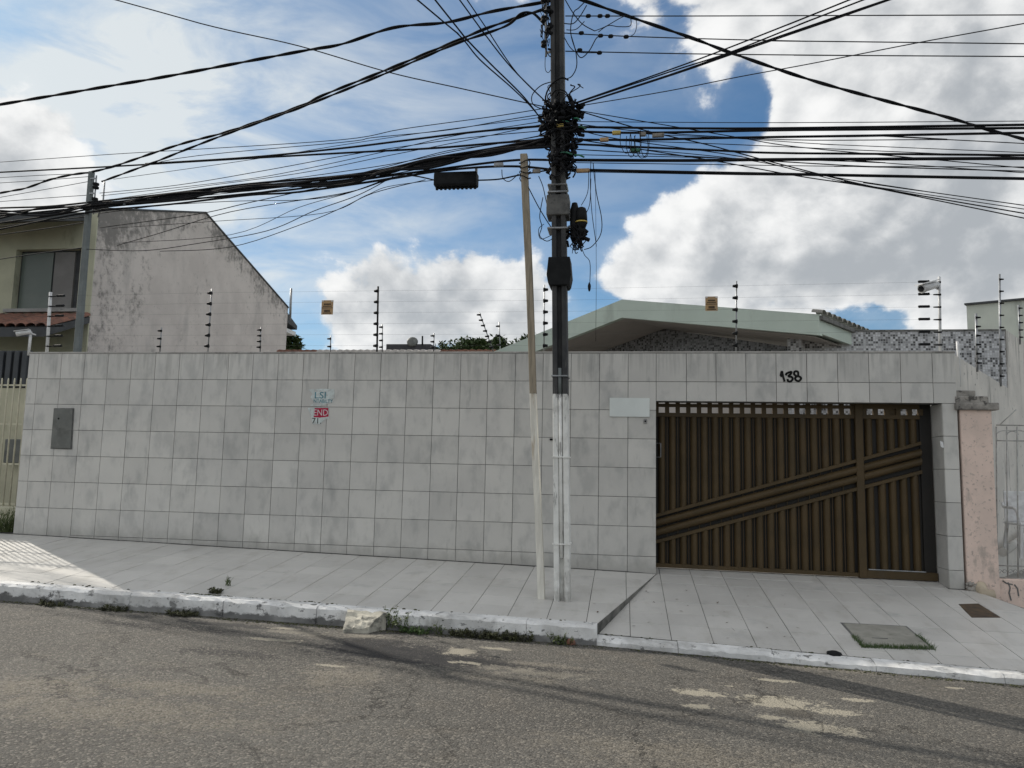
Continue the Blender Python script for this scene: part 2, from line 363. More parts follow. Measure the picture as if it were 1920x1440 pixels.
def road_mat():
    K_ = 1.0
    mt = bpy.data.materials.new('worn asphalt'); mt.use_nodes = True
    t = NT(mt.node_tree); b = t.n['Principled BSDF']
    P = t.new('ShaderNodeNewGeometry').outputs['Position']
    big = t.noise(P, .55, 6, .6, .4); mid = t.noise(P, 3.2, 6, .65)
    c = t.mix(t.step(big, .32, .68), (.086, .082, .074), (.120, .115, .104))
    c = t.mix(t.m('MULTIPLY', t.step(mid, .5, .72), .5), c, (0.1419, 0.1254, 0.1023))
    warp = t.noise(P, 4.5, 6, .66); edge = t.noise(P, 15, 6, .72, .6); speck = t.noise(P, 55, 4, .7)
    def patch(px, py, rx, ry, ang=0.0):
        p = G(px, py, RDP)
        q = t.v('SUBTRACT', P, (p.x, p.y, 0))
        x, y, z = t.sep(q)
        ca, sa = math.cos(ang), math.sin(ang)
        u = t.m('DIVIDE', t.m('ADD', t.m('MULTIPLY', x, ca), t.m('MULTIPLY', y, sa)), rx)
        w = t.m('DIVIDE', t.m('SUBTRACT', t.m('MULTIPLY', y, ca), t.m('MULTIPLY', x, sa)), ry)
        d = t.m('SQRT', t.m('ADD', t.m('MULTIPLY', u, u), t.m('MULTIPLY', w, w)))
        d = t.m('ADD', d, t.m('MULTIPLY', t.m('SUBTRACT', warp, .5), 2.6))
        d = t.m('ADD', d, t.m('MULTIPLY', t.m('SUBTRACT', speck, .5), 1.8))
        return t.m('ADD', d, t.m('MULTIPLY', t.m('SUBTRACT', edge, .5), 3.2))
    def layer(c, ps, col, a, bb, k):
        for p in ps:
            c = t.mix(t.m('MULTIPLY', t.step(patch(*p), a, bb), k), c, col)
        return c
    c = layer(c, [(60, 1285, .75, .28), (330, 1290, .8, .2), (200, 1330, 1.2, .35), (640, 1270, .35, .5), (1290, 1420, .8, .3)], (0.2244, 0.1980, 0.1551), 1.2, .1, .55)
    c = layer(c, [(300, 1175, .5, .1), (440, 1225, .35, .12), (700, 1208, .32, .24), (760, 1225, .60, .30), (880, 1240, .45, .2), (960, 1250, .45, .14), (1290, 1225, .5, .1)], (.026, .026, .028), 1.5, .8, .85)
    c = layer(c, [(600, 1190, .35, .12), (690, 1195, .35, .1), (940, 1270, .55, .13), (1000, 1245, .5, .1), (620, 1262, .3, .12), (1560, 1255, .5, .09)], (0.2376, 0.2145, 0.1749), 1.0, .3, .7)
    vo = t.new('ShaderNodeTexVoronoi'); t.put(vo.inputs['Vector'], P); vo.inputs['Scale'].default_value = 75
    stone = t.new('ShaderNodeSeparateColor'); t.put(stone.inputs[0], vo.outputs['Color'])
    c = t.mix(t.m('MULTIPLY', t.step(stone.outputs[0], .62, .95), .60), c, (0.2772, 0.2541, 0.2178))
    c = t.mix(t.m('MULTIPLY', t.step(stone.outputs[1], .55, .9), .60), c, (0.0363, 0.0330, 0.0290))
    fine = t.noise(P, 190, 3, .7)
    c = t.mix(t.step(fine, .48, .72, 0, .40), c, (0.0330, 0.0304, 0.0277))
    c = t.mix(t.step(fine, .52, .28, 0, .30), c, (0.1980, 0.1848, 0.1650))
    c = layer(c, [(700, 1208, .30, .22), (755, 1224, .55, .28), (860, 1240, .40, .18), (430, 1172, .5, .07)], (.026, .026, .028), 1.25, 1.0, .72)
    c = layer(c, [(560, 1186, .35, .10), (690, 1192, .28, .09), (1010, 1262, .5, .10), (940, 1252, .3, .1)], (.30, .275, .225), 1.0, .5, .5)
    c = layer(c, [(862, 1222, .15, .15), (930, 1216, .13, .04), (880, 1243, .15, .05), (532, 1178, .2, .045), (520, 1200, .26, .06), (165, 1140, .14, .025), (1310, 1300, .17, .1), (1315, 1325, .10, .06),
                  (1365, 1286, .05, .02), (1470, 1318, .26, .15), (1545, 1366, .24, .15), (1570, 1334, .2, .1), (1440, 1345, .1, .06), (1450, 1276, .24, .04), (1610, 1313, .12, .04), (1400, 1310, .1, .04), (1790, 1290, .07, .03), (620, 1248, .15, .03)], (.36, .33, .265), 1.0, .72, .85)
    c = layer(c, [(1497, 1338, .13, .09)], (.08,.073,.062), 1.0, .8, .8)
    c = t.mix(t.m('MULTIPLY', t.step(speck, .58, .70), .35), c, (.04, .037, .033))
    # hairline cracks
    cv = t.new('ShaderNodeTexVoronoi', feature='DISTANCE_TO_EDGE')
    t.put(cv.inputs['Vector'], t.v('ADD', P, t.v('SCALE', t.comb(warp, edge, 0.0), .55))); cv.inputs['Scale'].default_value = .9
    crack = t.m('MULTIPLY', t.step(cv.outputs['Distance'], .003, .014, 1, 0), t.step(t.noise(P, .8, 3, .5), .44, .54))
    c = t.mix(t.m('MULTIPLY', crack, .8), c, (.025, .023, .02))
    t.put(b.inputs['Base Color'], c)
    b.inputs['Roughness'].default_value = .85; b.inputs['Specular IOR Level'].default_value = .3
    bn = t.new('ShaderNodeBump'); bn.inputs['Strength'].default_value = .8; bn.inputs['Distance'].default_value = .012
    t.put(bn.inputs['Height'], t.m('ADD', t.m('MULTIPLY', vo.outputs['Distance'], -.8), t.m('MULTIPLY', fine, .7)))
    t.l.new(bn.outputs[0], b.inputs['Normal'])
    return mt
M['asphalt'] = road_mat()

# ------------------------------------------------------------------ mesh helpers
class MB:
    def __init__(s): s.v = []; s.f = []; s.s = []
    def face(s, pts, smooth=False):
        b = len(s.v); s.v += [tuple(p) for p in pts]; s.f.append(tuple(range(b, b+len(pts)))); s.s.append(smooth)
    def prism(s, poly, ext):               # poly: 3D points, ext: extrusion vector
        ext = Vector(ext); n = len(poly); b = len(s.v)
        nrm = Vector((0, 0, 0))
        for i in range(n): nrm += Vector(poly[i]).cross(Vector(poly[(i+1) % n]))
        if nrm.dot(ext) > 0: poly = poly[::-1]
        s.v += [tuple(p) for p in poly] + [tuple(Vector(p)+ext) for p in poly]
        s.f.append(tuple(range(b, b+n))); s.f.append(tuple(range(b+2*n-1, b+n-1, -1)))
        for i in range(n):
            j = (i+1) % n; s.f.append((b+j, b+i, b+n+i, b+n+j))
        s.s += [False]*(n+2); return s
    def box(s, lo, hi):
        x0, y0, z0 = lo; x1, y1, z1 = hi
        return s.prism([(x0, y0, z0), (x1, y0, z0), (x1, y1, z0), (x0, y1, z0)], (0, 0, z1-z0))
    def bar(s, p, q, w, h, up=(0, 1, 0)):  # rectangular bar p->q; h measured along 'up'
        p, q = Vector(p), Vector(q); d = (q-p).normalized(); up = Vector(up)
        a = d.cross(up).normalized()*w/2; bb = up.normalized()*h/2
        return s.prism([p-a-bb, p+a-bb, p+a+bb, p-a+bb], q-p)
    def tube(s, pts, r, n=6, r2=None, cap=True):
        pts = [Vector(p) for p in pts]; b = len(s.v); k = len(pts); prev = None
        for i, p in enumerate(pts):
            d = (pts[min(i+1, k-1)]-pts[max(i-1, 0)])
            d = d.normalized() if d.length > 1e-9 else Vector((0, 0, 1))
            if prev is None:
                u = d.cross(Vector((0, 0, 1)) if abs(d.z) < .9 else Vector((1, 0, 0))).normalized()
            else:
                u = (prev-d*prev.dot(d)); u = u.normalized() if u.length > 1e-6 else d.orthogonal().normalized()
            prev = u; w = d.cross(u)
            rr = r if r2 is None else r+(r2-r)*i/max(1, k-1)
            if callable(r): rr = r(i/max(1, k-1))
            for j in range(n):
                a = 2*math.pi*j/n; s.v.append(tuple(p+(u*math.cos(a)+w*math.sin(a))*rr))
        for i in range(k-1):
            for j in range(n):
                j2 = (j+1) % n; s.f.append((b+i*n+j, b+i*n+j2, b+(i+1)*n+j2, b+(i+1)*n+j)); s.s.append(True)
        if cap:
            s.f.append(tuple(range(b+n-1, b-1, -1))); s.f.append(tuple(range(b+(k-1)*n, b+k*n))); s.s += [False, False]
        return s
    def lathe(s, base, prof, n=12, axis=(0, 0, 1)):
        axis = Vector(axis).normalized(); base = Vector(base)
        u = axis.orthogonal().normalized(); w = axis.cross(u); b = len(s.v); k = len(prof)
        for (r, h) in prof:
            for j in range(n):
                a = 2*math.pi*j/n; s.v.append(tuple(base+axis*h+(u*math.cos(a)+w*math.sin(a))*r))
        for i in range(k-1):
            for j in range(n):
                j2 = (j+1) % n; s.f.append((b+i*n+j, b+i*n+j2, b+(i+1)*n+j2, b+(i+1)*n+j)); s.s.append(True)
        s.f.append(tuple(range(b+n-1, b-1, -1))); s.f.append(tuple(range(b+(k-1)*n, b+k*n))); s.s += [False, False]
        return s
    def leaf(s, c, d, l, w, up):
        c, d, up = Vector(c), Vector(d).normalized(), Vector(up)
        a = d.cross(up); a = (a.normalized() if a.length > 1e-6 else d.orthogonal().normalized())*w/2
        s.face([c, c+d*l*.45+a, c+d*l, c+d*l*.45-a])

WLOC = {}
def obj(name, mb, mt, parent=None, origin=None, bevel=0.0, seg=1):
    vs = [Vector(v) for v in mb.v]
    if origin is None:
        lo = [min(v[i] for v in vs) for i in range(3)]; hi = [max(v[i] for v in vs) for i in range(3)]
        origin = Vector(((lo[0]+hi[0])/2, (lo[1]+hi[1])/2, lo[2]))
    origin = Vector(origin)
    me = bpy.data.meshes.new(name)
    me.from_pydata([tuple(v-origin) for v in vs], [], mb.f)
    me.polygons.foreach_set('use_smooth', mb.s)
    if bevel:
        bm = bmesh.new(); bm.from_mesh(me)
        bmesh.ops.remove_doubles(bm, verts=bm.verts, dist=1e-5)
        bmesh.ops.bevel(bm, geom=[e for e in bm.edges if len(e.link_faces) == 2 and e.calc_face_angle(0) > .5], offset=bevel, segments=seg, affect='EDGES', profile=.5)
        bm.to_mesh(me); bm.free()
    me.materials.append(mt)
    o = bpy.data.objects.new(name, me); COL.objects.link(o)
    place(o, origin, parent)
    return o
def place(o, wl, parent=None):
    wl = Vector(wl)
    o.location = wl-(WLOC[parent.name] if parent else Vector())
    if parent: o.parent = parent
    WLOC[o.name] = wl
def tag(o, label=None, cat=None, group=None, kind=None):
    if label: o['label'] = label
    if cat: o['category'] = cat
    if group: o['group'] = group
    if kind: o['kind'] = kind
    return o
def thing(name, loc, label, cat, group=None):
    o = bpy.data.objects.new(name, None); COL.objects.link(o); o.empty_display_size = .1
    place(o, loc); return tag(o, label, cat, group)
def copy_tree(o, wl, parent=None):
    c = o.copy(); COL.objects.link(c)
    c.parent = None
    place(c, wl, parent)
    for ch in [x for x in bpy.data.objects if x.parent == o]:
        copy_tree(ch, Vector(wl)+(WLOC[ch.name]-WLOC[o.name]), c)
    return c
def smooth_path(pts, per=6):
    pts = [Vector(p) for p in pts]
    if len(pts) < 3: return [pts[0].lerp(pts[-1], i/8) for i in range(9)]
    out = []
    for i in range(len(pts)-1):
        p0, p1, p2 = pts[max(i-1, 0)], pts[i], pts[i+1]; p3 = pts[min(i+2, len(pts)-1)]
        for k in range(per):
            u = k/per
            out.append(.5*((2*p1)+(p2-p0)*u+(2*p0-5*p1+4*p2-p3)*u*u+(3*p1-p0-3*p2+p3)*u**3))
    return out+[pts[-1]]
def clip(poly, a, b, c):                   # keep a x + b y + c >= 0
    out = []
    for i in range(len(poly)):
        p, q = poly[i], poly[(i+1) % len(poly)]
        dp, dq = a*p[0]+b*p[1]+c, a*q[0]+b*q[1]+c
        if dp >= 0: out.append(p)
        if dp*dq < 0:
            u = dp/(dp-dq); out.append((p[0]+(q[0]-p[0])*u, p[1]+(q[1]-p[1])*u))
    return out
def half(p, q):                            # half plane to the left of p->q
    return (-(q[1]-p[1]), q[0]-p[0], (q[1]-p[1])*p[0]-(q[0]-p[0])*p[1])
def area(poly): return abs(sum(poly[i][0]*poly[(i+1) % len(poly)][1]-poly[(i+1) % len(poly)][0]*poly[i][1] for i in range(len(poly)))/2)

# ------------------------------------------------------------------ setting
g = MB(); g.face([(-400, -400, -1.6+8.8), (400, -400, -1.6-8.8), (400, 400, -1.6-8.8), (-400, 400, -1.6+8.8)])
tag(obj('ground', g, M['ground'], origin=(0, 0, 0)), 'bare earth ground beneath the street and yards', kind='structure')
r_ = MB()
def rp(x, y): return (x, y, pz(RDP, x, y))
NX = 30
for i in range(NX):
    x0, x1 = -40+i*100/NX, -40+(i+1)*100/NX
    r_.face([rp(x0, -17), rp(x1, -17), rp(x1, -2.3), rp(x0, -2.3)])
tag(obj('road', r_, M['asphalt'], origin=(0, 0, 0)), 'worn grey brown asphalt road with cement patches', kind='structure')

KY = -2.29                                 # inner edge of the kerb
BND0, BND1 = (8.70, 0.0), (8.06, KY)       # where pavement meets the driveway ramp
SW = [(-9, 0.0), (-9, KY), BND1, BND0]
def slab(poly, pl, thick, dz=0.0):
    top = [(x, y, pz(pl, x, y)+dz) for x, y in poly]
    return MB().prism([(x, y, z-thick) for x, y, z in top], (0, 0, thick))
side = tag(obj('pavement', slab([(-9, .6), (-9, KY), (8.062, KY), (8.702, .0), (8.702, .3)], SWP, .35, -.006), M['paving_grout'], origin=(0, 0, 0)), 'pavement bedding under pale grey square tiles', kind='structure')
def dry(x): return -2.27-.082*(x-8.0)      # inner edge of the low driveway kerb
DR = [(8.70, .30), (8.70, .0), (8.06, dry(8.06)+.035), (13.3, dry(13.3)+.035), (12.33, .0), (12.064, .0), (12.064, .30)]
DR_A = [(8.70, .0), (8.06, dry(8.06)+.035), (13.3, dry(13.3)+.035), (12.33, .0)]
DR_B = [(8.60, .36), (8.70, .002), (12.064, .002), (12.064, .36)]
drive = tag(obj('driveway', slab([(8.60, .55), (8.70, .0), (7.98, dry(7.98)), (13.4, dry(13.4)), (12.34, .0), (12.2, .55)], DWP, .3, -.006), M['paving_grout'], origin=(0, 0, 0)), 'tiled driveway ramp sloping down from the brown gate', kind='structure')

def lay_tiles(parent, poly, pl, size, off, mt, gap=.0031):
    xs = [p[0] for p in poly]; ys = [p[1] for p in poly]
    hp = [half(poly[i], poly[(i+1) % len(poly)]) for i in range(len(poly))]
    sgn = 1 if all(a*sum(xs)/len(xs)+b*sum(ys)/len(ys)+c > 0 for a, b, c in hp) else -1
    full = None
    nx0, nx1 = math.floor((min(xs)-off[0])/size), math.ceil((max(xs)-off[0])/size)
    ny0, ny1 = math.floor((min(ys)-off[1])/size), math.ceil((max(ys)-off[1])/size)
    for i in range(nx0, nx1):
        for j in range(ny0, ny1):
            x0, y0 = off[0]+i*size, off[1]+j*size
            q = [(x0+gap, y0+gap), (x0+size-gap, y0+gap), (x0+size-gap, y0+size-gap), (x0+gap, y0+size-gap)]
            for a, b, c in hp:
                l = math.hypot(a, b)
                q = clip(q, sgn*a/l, sgn*b/l, sgn*c/l-gap*.5) if q else q
            if len(q) < 3 or area(q) < .002: continue
            whole = abs(area(q)-(size-2*gap)**2) < 1e-6
            cx, cy = x0+size/2, y0+size/2
            wl = Vector((cx, cy, pz(pl, cx, cy)))
            if whole and full:
                o = full.copy(); COL.objects.link(o); o.parent = None
                place(o, wl+Vector((0, 0, random.uniform(-.0015, .0015))), parent)
            else:
                top = [(x, y, pz(pl, x, y)) for x, y in q]
                mb = MB().prism([(x, y, z-.012) for x, y, z in top], (0, 0, .012))
                o = obj('paving_tile', mb, mt, parent, origin=wl, bevel=.0012)
                if whole: full = o
            o.rotation_euler = (random.gauss(0, .0016), random.gauss(0, .0016), 0)
jx = G(945, 1060, SWP).x
lay_tiles(side, [(-1.6, 0.0), (-1.6, KY), BND1, BND0], SWP, .38, (jx-.38*20, -.38*8-.01), M['paving_tile'])
dx_ = G(1294, 1072, DWP).x
for P_ in (DR_A, DR_B): lay_tiles(drive, P_, DWP, .38, (dx_-.38*10, -.38*8+.02), M['paving_tile'])
# left over pavement bedding further left keeps a plain tiled top
rt = thing('side_pavement', (13.3, -1.5, .1), 'grey cement pavement before the pink pier', 'pavement'); rt['kind'] = 'structure'; del rt['category']
p2 = [(12.33, .0), (13.3, dry(13.3)), (24, dry(24)), (24, .35), (12.2, .35)]
obj('pavement_slab', slab(p2, (DWP[0]-.02, DWP[1]-.012, DWP[2]), .3, 0), M['concrete'], rt)

# kerbs, stone by stone
kerb = thing('kerb', (0, KY, .2), 'whitewashed kerb between pavement and road', 'kerb'); kerb['kind'] = 'structure'; del kerb['category']
x = -9.0
while x < 8.05:
    x1 = min(x+random.uniform(.85, 1.05), 8.06)
    if 8.06-x1 < .3: x1 = 8.06
    dz, dy = random.uniform(-.004, .006), random.uniform(-.008, .008)
    def kz(xx): return pz(SWP, xx, KY)+dz
    mb = MB(); n = 12
    prof = [(KY, -.40), (KY, 0), (KY-.125, -.004), (KY-.158, -.03), (KY-.178, -.40)]
    b0 = len(mb.v)
    for i in range(n+1):
        xx = x+.002+(x1-x-.004)*i/n
        for k, (yy, zz) in enumerate(prof):
            jit = .011 if k in (2, 3) else 0
            mb.v.append((xx, yy+dy+random.uniform(-jit, jit), kz(xx)+zz+random.uniform(-jit, jit)*.7))
    np_ = len(prof)
    for i in range(n):
        for k in range(np_-1):
            mb.f.append((i*np_+k, i*np_+k+1, (i+1)*np_+k+1, (i+1)*np_+k)); mb.s.append(False)
    mb.f.append(tuple(range(np_-1, -1, -1))); mb.f.append(tuple(n*np_+k for k in range(np_))); mb.s += [False, False]
    obj('kerb_stone', mb, M['whitewash'], kerb)
    x = x1
x = 7.95
while x < 22:
    x1 = x+random.uniform(.8, 1.0); n = 11; mb = MB(); dz = random.uniform(-.005, .005)
    for i in range(n+1):
        xx = x+.002+(x1-x-.004)*i/n
        y0 = dry(xx); zt = pz(DWP, xx, y0)+.004+dz
        for k, (yy, zz) in enumerate([(y0, -.3), (y0, 0), (y0-.10, -.006), (y0-.155, -.035), (y0-.185, -.3)]):
            jit = .012 if k in (2, 3) else 0
            mb.v.append((xx, yy+random.uniform(-jit, jit), zt+zz+random.uniform(-jit, jit)*.7))
    for i in range(n):
        for k in range(4):
            mb.f.append((i*5+k, i*5+k+1, (i+1)*5+k+1, (i+1)*5+k)); mb.s.append(False)
    mb.f.append((4, 3, 2, 1, 0)); mb.f.append(tuple(n*5+k for k in range(5))); mb.s += [False, False]
    obj('kerb_stone', mb, M['whitewash_low'], kerb)
    x = x1
# yard floors behind the walls
y_ = MB(); y_.face([(-20, .3, .55), (30, .3, -.05), (30, 30, .2), (-20, 30, .8)])
tag(obj('yard_floor', y_, M['yard'], origin=(0, 0, 0)), 'cement yard floor behind the tiled wall', kind='structure')

# ------------------------------------------------------------------ tiled street wall
S = .363
XL, XR, XG, XJ = -.155, 12.24, 8.70, 12.07
ZT = 3.0; ZL = ZT-.622                    # wall head, gate lintel
wall = thing('tiled_wall', (4.3, .1, .3), 'long grey tiled street wall with the brown gate opening', 'wall')
def zbase(x): return pz(SWP, x, 0) if x < 8.7 else pz(DWP, x, 0)
core = MB()
core.prism([(XL+.004, .012, .1), (XG-.008, .012, .0), (XG-.008, .012, ZT-.012), (XL+.004, .012, ZT-.012)], (0, .2, 0))
core.box((XG-.12, .2122, -.1), (XG-.008, .36, ZL+.012))  # unseen return, added to stop sun slipping between wall and gate
core.box((XG-.008, .012, ZL+.012), (XR-.004, .35, ZT-.012))
core.prism([(XJ+.012, .012, .0), (XR-.004, .012, .0), (XR-.004, .012, ZL+.012), (XJ+.012, .012, ZL+.012)], (0, .38, 0))
obj('wall_core', core, M['grout'], wall)
obj('coping', MB().box((XL-.01, -.004, ZT-.012), (XR+.004, .36, ZT+.012)), M['plaster'], wall, bevel=.004)
full = None
def wtile(x0, x1, z0, z1, z0b=None):
    global full
    gp = .0029
    whole = abs(x1-x0-S) < 1e-4 and abs(z1-z0-S) < 1e-4 and z0b is None
    wl = Vector(((x0+x1)/2, .006, (z0+z1)/2))
    if whole and full:
        o = full.copy(); COL.objects.link(o); o.parent = None
        place(o, wl, wall)
    else:
        zb = z0 if z0b is None else z0b
        mb = MB().prism([(x0+gp, 0, z0+gp), (x1-gp, 0, zb+gp), (x1-gp, 0, z1-gp), (x0+gp, 0, z1-gp)], (0, .012, 0))
        o = obj('tile', mb, M['wall_tile'], wall, origin=wl, bevel=.0012)
        if whole: full = o
    o.location.y += random.uniform(-.0012, .0012)
    o.rotation_euler = (random.gauss(0, .0022), 0, random.gauss(0, .0022))
edges = [XL]+[i*S for i in range(0, 24)]+[XG]
for a, b in zip(edges[:-1], edges[1:]):
    z1 = ZT-.012
    for k in range(1, 9):
        z0 = ZT-.012-k*S if k < 8 else -1
        ba, bb = zbase(a)+.004, zbase(b)+.004
        if z0 > max(ba, bb)+.02: wtile(a, b, z0, z1)
        else:
            if z1-min(ba, bb) > .03: wtile(a, b, ba, z1, bb)
            break
        z1 = z0
edges = [XG]+[i*S for i in range(25, 34)]+[XR]
for a, b in zip(edges[:-1], edges[1:]):
    wtile(a, b, ZT-.012-S, ZT-.012); 
    if b < XR-.01: wtile(a, b, ZL, ZT-.012-S)
wtile(33*S, XR, ZL, ZT-.012-S)
z1 = ZL
while z1 > zbase(12.1)+.05:
    z0 = max(z1-.392, zbase(12.1)+.004)
    if z0-zbase(12.1) < .08: z0 = zbase(12.1)+.004
    wtile(XJ, XR, z0, z1)
    mb = MB().prism([(XJ, .016, z0+.003), (XJ, .38, z0+.003), (XJ, .38, z1-.003), (XJ, .016, z1-.003)], (.012, 0, 0))
    obj('jamb_tile', mb, M['wall_tile'], wall, bevel=.0012)
    z1 = z0
ch = W(1762, 832, .2); 
obj('tile_chip', MB().prism([W(1757, 826, 0)+Vector((.03,-.003,0)), W(1763, 829, 0)+Vector((.03,-.003,0)), W(1765, 840, 0)+Vector((.03,-.003,0)), W(1759, 838, 0)+Vector((.03,-.003,0))], (0, .004, 0)), M['white_metal'], wall)

# house number, hand painted
def stroke(mb, pts, w, Y=-.0045):
    pts = smooth_path([W(px, py, Y) for px, py in pts], 5)
    for i in range(len(pts)-1):
        p, q = pts[i], pts[i+1]; d = (q-p)
        if d.length < 1e-6: continue
        d.normalize(); a = Vector((-d.z, 0, d.x))*w/2
        mb.prism([p-a-d*w*.15, q-a+d*w*.15, q+a+d*w*.15, p+a-d*w*.15], (0, .0016, 0))
num = thing('house_number', W(1482, 716, -.004), 'hand painted black number 138 above the brown gate', 'house number')
z_ = lambda X, Y: (1420+X/13.714, 680+Y/13.714)
for pts in ([[z_(600, 335), z_(632, 225), z_(660, 340), z_(700, 480)], [z_(600, 350), z_(640, 330)]],
            [[z_(735, 320), z_(760, 275), z_(870, 235), z_(860, 290), z_(800, 350), z_(890, 370), z_(905, 430), z_(850, 485), z_(790, 470), z_(780, 425)]],
            [[z_(1050, 350), z_(1045, 240), z_(970, 225), z_(945, 290), z_(1000, 340), z_(1090, 360), z_(1125, 410), z_(1060, 475), z_(985, 440), z_(980, 380), z_(1050, 340)]]):
    mb = MB()
    for p in pts: stroke(mb, p, .026)
    obj('digit', mb, M['black_ink'], num)

# plate, bell, meter lid, wall details
p, q = W(1143, 746, -.01), W(1218, 782, -.01)
tag(obj('blank_sign', MB().box((p.x, -.018, q.z), (q.x, -.0035, p.z)), M['sign_white'], bevel=.003), 'blank white rectangular plate left of the brown gate', 'sign')
b = thing('doorbell', W(1210, 795, 0), 'small grey round doorbell under the white plate', 'doorbell')
c = W(1210, 790, 0)
obj('bell_plate', MB().box((c.x-.022, -.014, c.z-.03), (c.x+.022, -.003, c.z+.03)), M['concrete'], b, bevel=.004)
obj('button', MB().lathe((c.x, -.013, c.z), [(.012, 0), (.011, .008), (.006, .010)], 10, (0, -1, 0)), M['black'], b)
ml = thing('meter_box', W(117, 840, 0), 'grey rusty metal meter box lid set in the tiles', 'meter box')
pa, pb, pc, pd = W(103, 767, 0), W(138, 767, 0), W(134, 841, 0), W(97, 840, 0)
obj('box_frame', MB().prism([pa+Vector((-.012, -.008, .012)), pb+Vector((.012, -.008, .012)), pc+Vector((.012, -.008, -.012)), pd+Vector((-.012, -.008, -.012))], (0, .006, 0)), M['grout'], ml)
obj('lid', MB().prism([v+Vector((0, -.022, 0)) for v in (pa, pb, pc, pd)], (0, .014, 0)), M['lid'], ml, bevel=.005, seg=2)
kh = W(112, 785, 0); obj('keyhole', MB().lathe((kh.x, -.022, kh.z), [(.013, 0), (.013, .004)], 10, (0, -1, 0)), M['black'], ml)
kh = W(112, 804, 0); obj('latch', MB().box((kh.x-.02, -.026, kh.z-.008), (kh.x+.02, -.0215, kh.z+.008)), M['grout'], ml)
kh = W(1036, 824, 0)
tag(obj('wall_latch', MB().box((kh.x-.035, -.02, kh.z-.012), (kh.x+.03, -.0035, kh.z+.012)), M['black'], bevel=.003), 'small black slot fitting on the wall beside the pole', 'fitting')

# torn posters
def text_obj(name, body, px0, py0, px1, py1, Y, mt, parent):
    cu_ = bpy.data.curves.new(name, 'FONT'); cu_.body = body; cu_.extrude = .0006; cu_.resolution_u = 3
    tmp = bpy.data.objects.new('tmp', cu_); COL.objects.link(tmp)
    dg = bpy.context.evaluated_depsgraph_get(); dg.update()
    me = bpy.data.meshes.new_from_object(tmp.evaluated_get(dg))
    bpy.data.objects.remove(tmp)
    xs = [v.co.x for v in me.vertices]; ys = [v.co.y for v in me.vertices]
    a, b2 = W(px0, py1, Y), W(px1, py0, Y)
    mb = MB()
    for v in me.vertices:
        mb.v.append((a.x+(v.co.x-min(xs))/(max(xs)-min(xs))*(b2.x-a.x), Y-v.co.z, a.z+(v.co.y-min(ys))/(max(ys)-min(ys))*(b2.z-a.z)))
    for p_ in me.polygons: mb.f.append(tuple(p_.vertices)); mb.s.append(False)
    return obj(name, mb, mt, parent)
def paper(parent, name, pts, mt, Y):
    return obj(name, MB().prism([W(px, py, Y) for px, py in pts], (0, .0012, 0)), mt, parent)
po = thing('torn_poster', W(602, 760, -.004), 'torn white and teal poster scrap on the tiled wall', 'poster')
paper(po, 'poster_sheet', [(578, 730), (603, 729), (627, 729.5), (627, 746), (620, 748), (624, 753), (612, 758), (598, 762), (581, 761), (590, 754), (582, 745), (586, 738)], M['paper'], -.0045)
text_obj('lettering', 'LSI', 590, 735, 611, 747, -.0058, M['teal_ink'], po)
text_obj('small_lettering', 'NTABILTY', 588, 749, 624, 755, -.0058, M['teal_ink'], po)
p3 = thing('torn_sale_poster', W(602, 792, -.004), 'torn red poster scrap lettered END under the teal one', 'poster')
paper(p3, 'poster_sheet', [(577, 764.5), (616, 764), (617, 785), (608, 787), (600, 795), (586, 795), (584, 782), (579, 770)], M['paper'], -.0045)
paper(p3, 'red_field', [(590, 765), (615.5, 764.8), (616, 781), (600, 783), (588, 782)], M['red_ink'], -.0058)
text_obj('lettering', 'END', 588, 768, 615, 779, -.0070, M['white_ink'], p3)
text_obj('black_lettering', '71.', 585, 784, 602, 794, -.0058, M['black_ink'], p3)

# ------------------------------------------------------------------ brown gate
YG = .31
gate = thing('driveway_gate', (10.4, YG, .2), 'brown slatted metal driveway gate with a diagonal band', 'gate')
def g3(px, py, Y=YG): return W(px, py, Y)
XG0 = 8.62
zt = g3(1400, 752).z+.02
zb_l, zb_r = g3(1232, 1066).z, g3(1604, 1076).z
def zb(x): return pz(DWP, x, YG)+.014
xp0, xp1 = g3(1605, 900).x, g3(1619, 900).x           # post between the leaves
xr0, xr1 = g3(1728, 900).x, XJ-.012
gm = M['gate']
z_r1, z_r2, z_r3 = g3(1400, 758.5).z, g3(1400, 764.5).z, g3(1400, 775.5).z
z_r4 = g3(1400, 783).z
def rail(name, x0, x1, z0, z1, y0=YG-.02, y1=YG+.03, m_=None): return obj(name, MB().box((x0, y0, z0), (x1, y1, z1)), m_ or gm, gate, bevel=.003)
rail('top_rail', XG0, xp0, zt-.015, zt+.03)
rail('grid_rail', XG0, xp0, z_r2, z_r1)
rail('panel_rail', XG0, xp0, z_r4, z_r3)
rail('top_rail', xp1, xr0, z_r2, zt+.03)
rail('panel_rail', xp1, xr0, z_r4, z_r3)
rail('gate_post', xp0, xp1, zb(xp0)-.008, zt+.03, YG-.045, YG+.03)
rail('end_frame', xr0, xr1, zb(xr1)-.01, zt+.03, YG+.01, YG+.06, M['gate_dark'])
obj('bottom_rail', MB().prism([(XG0, YG-.025, zb(XG0)), (xp0, YG-.025, zb(xp0)), (xp0, YG-.025, zb(xp0)+.05), (XG0, YG-.025, zb(XG0)+.05)], (0, .05, 0)), gm, gate, bevel=.003)
obj('door_sill', MB().prism([(xp1, YG-.03, zb(xp1)-.006), (xr1, YG-.03, zb(xr1)-.006), (xr1, YG-.03, zb(xr1)+.09), (xp1, YG-.03, zb(xp1)+.09)], (0, .05, 0)), gm, gate, bevel=.004)
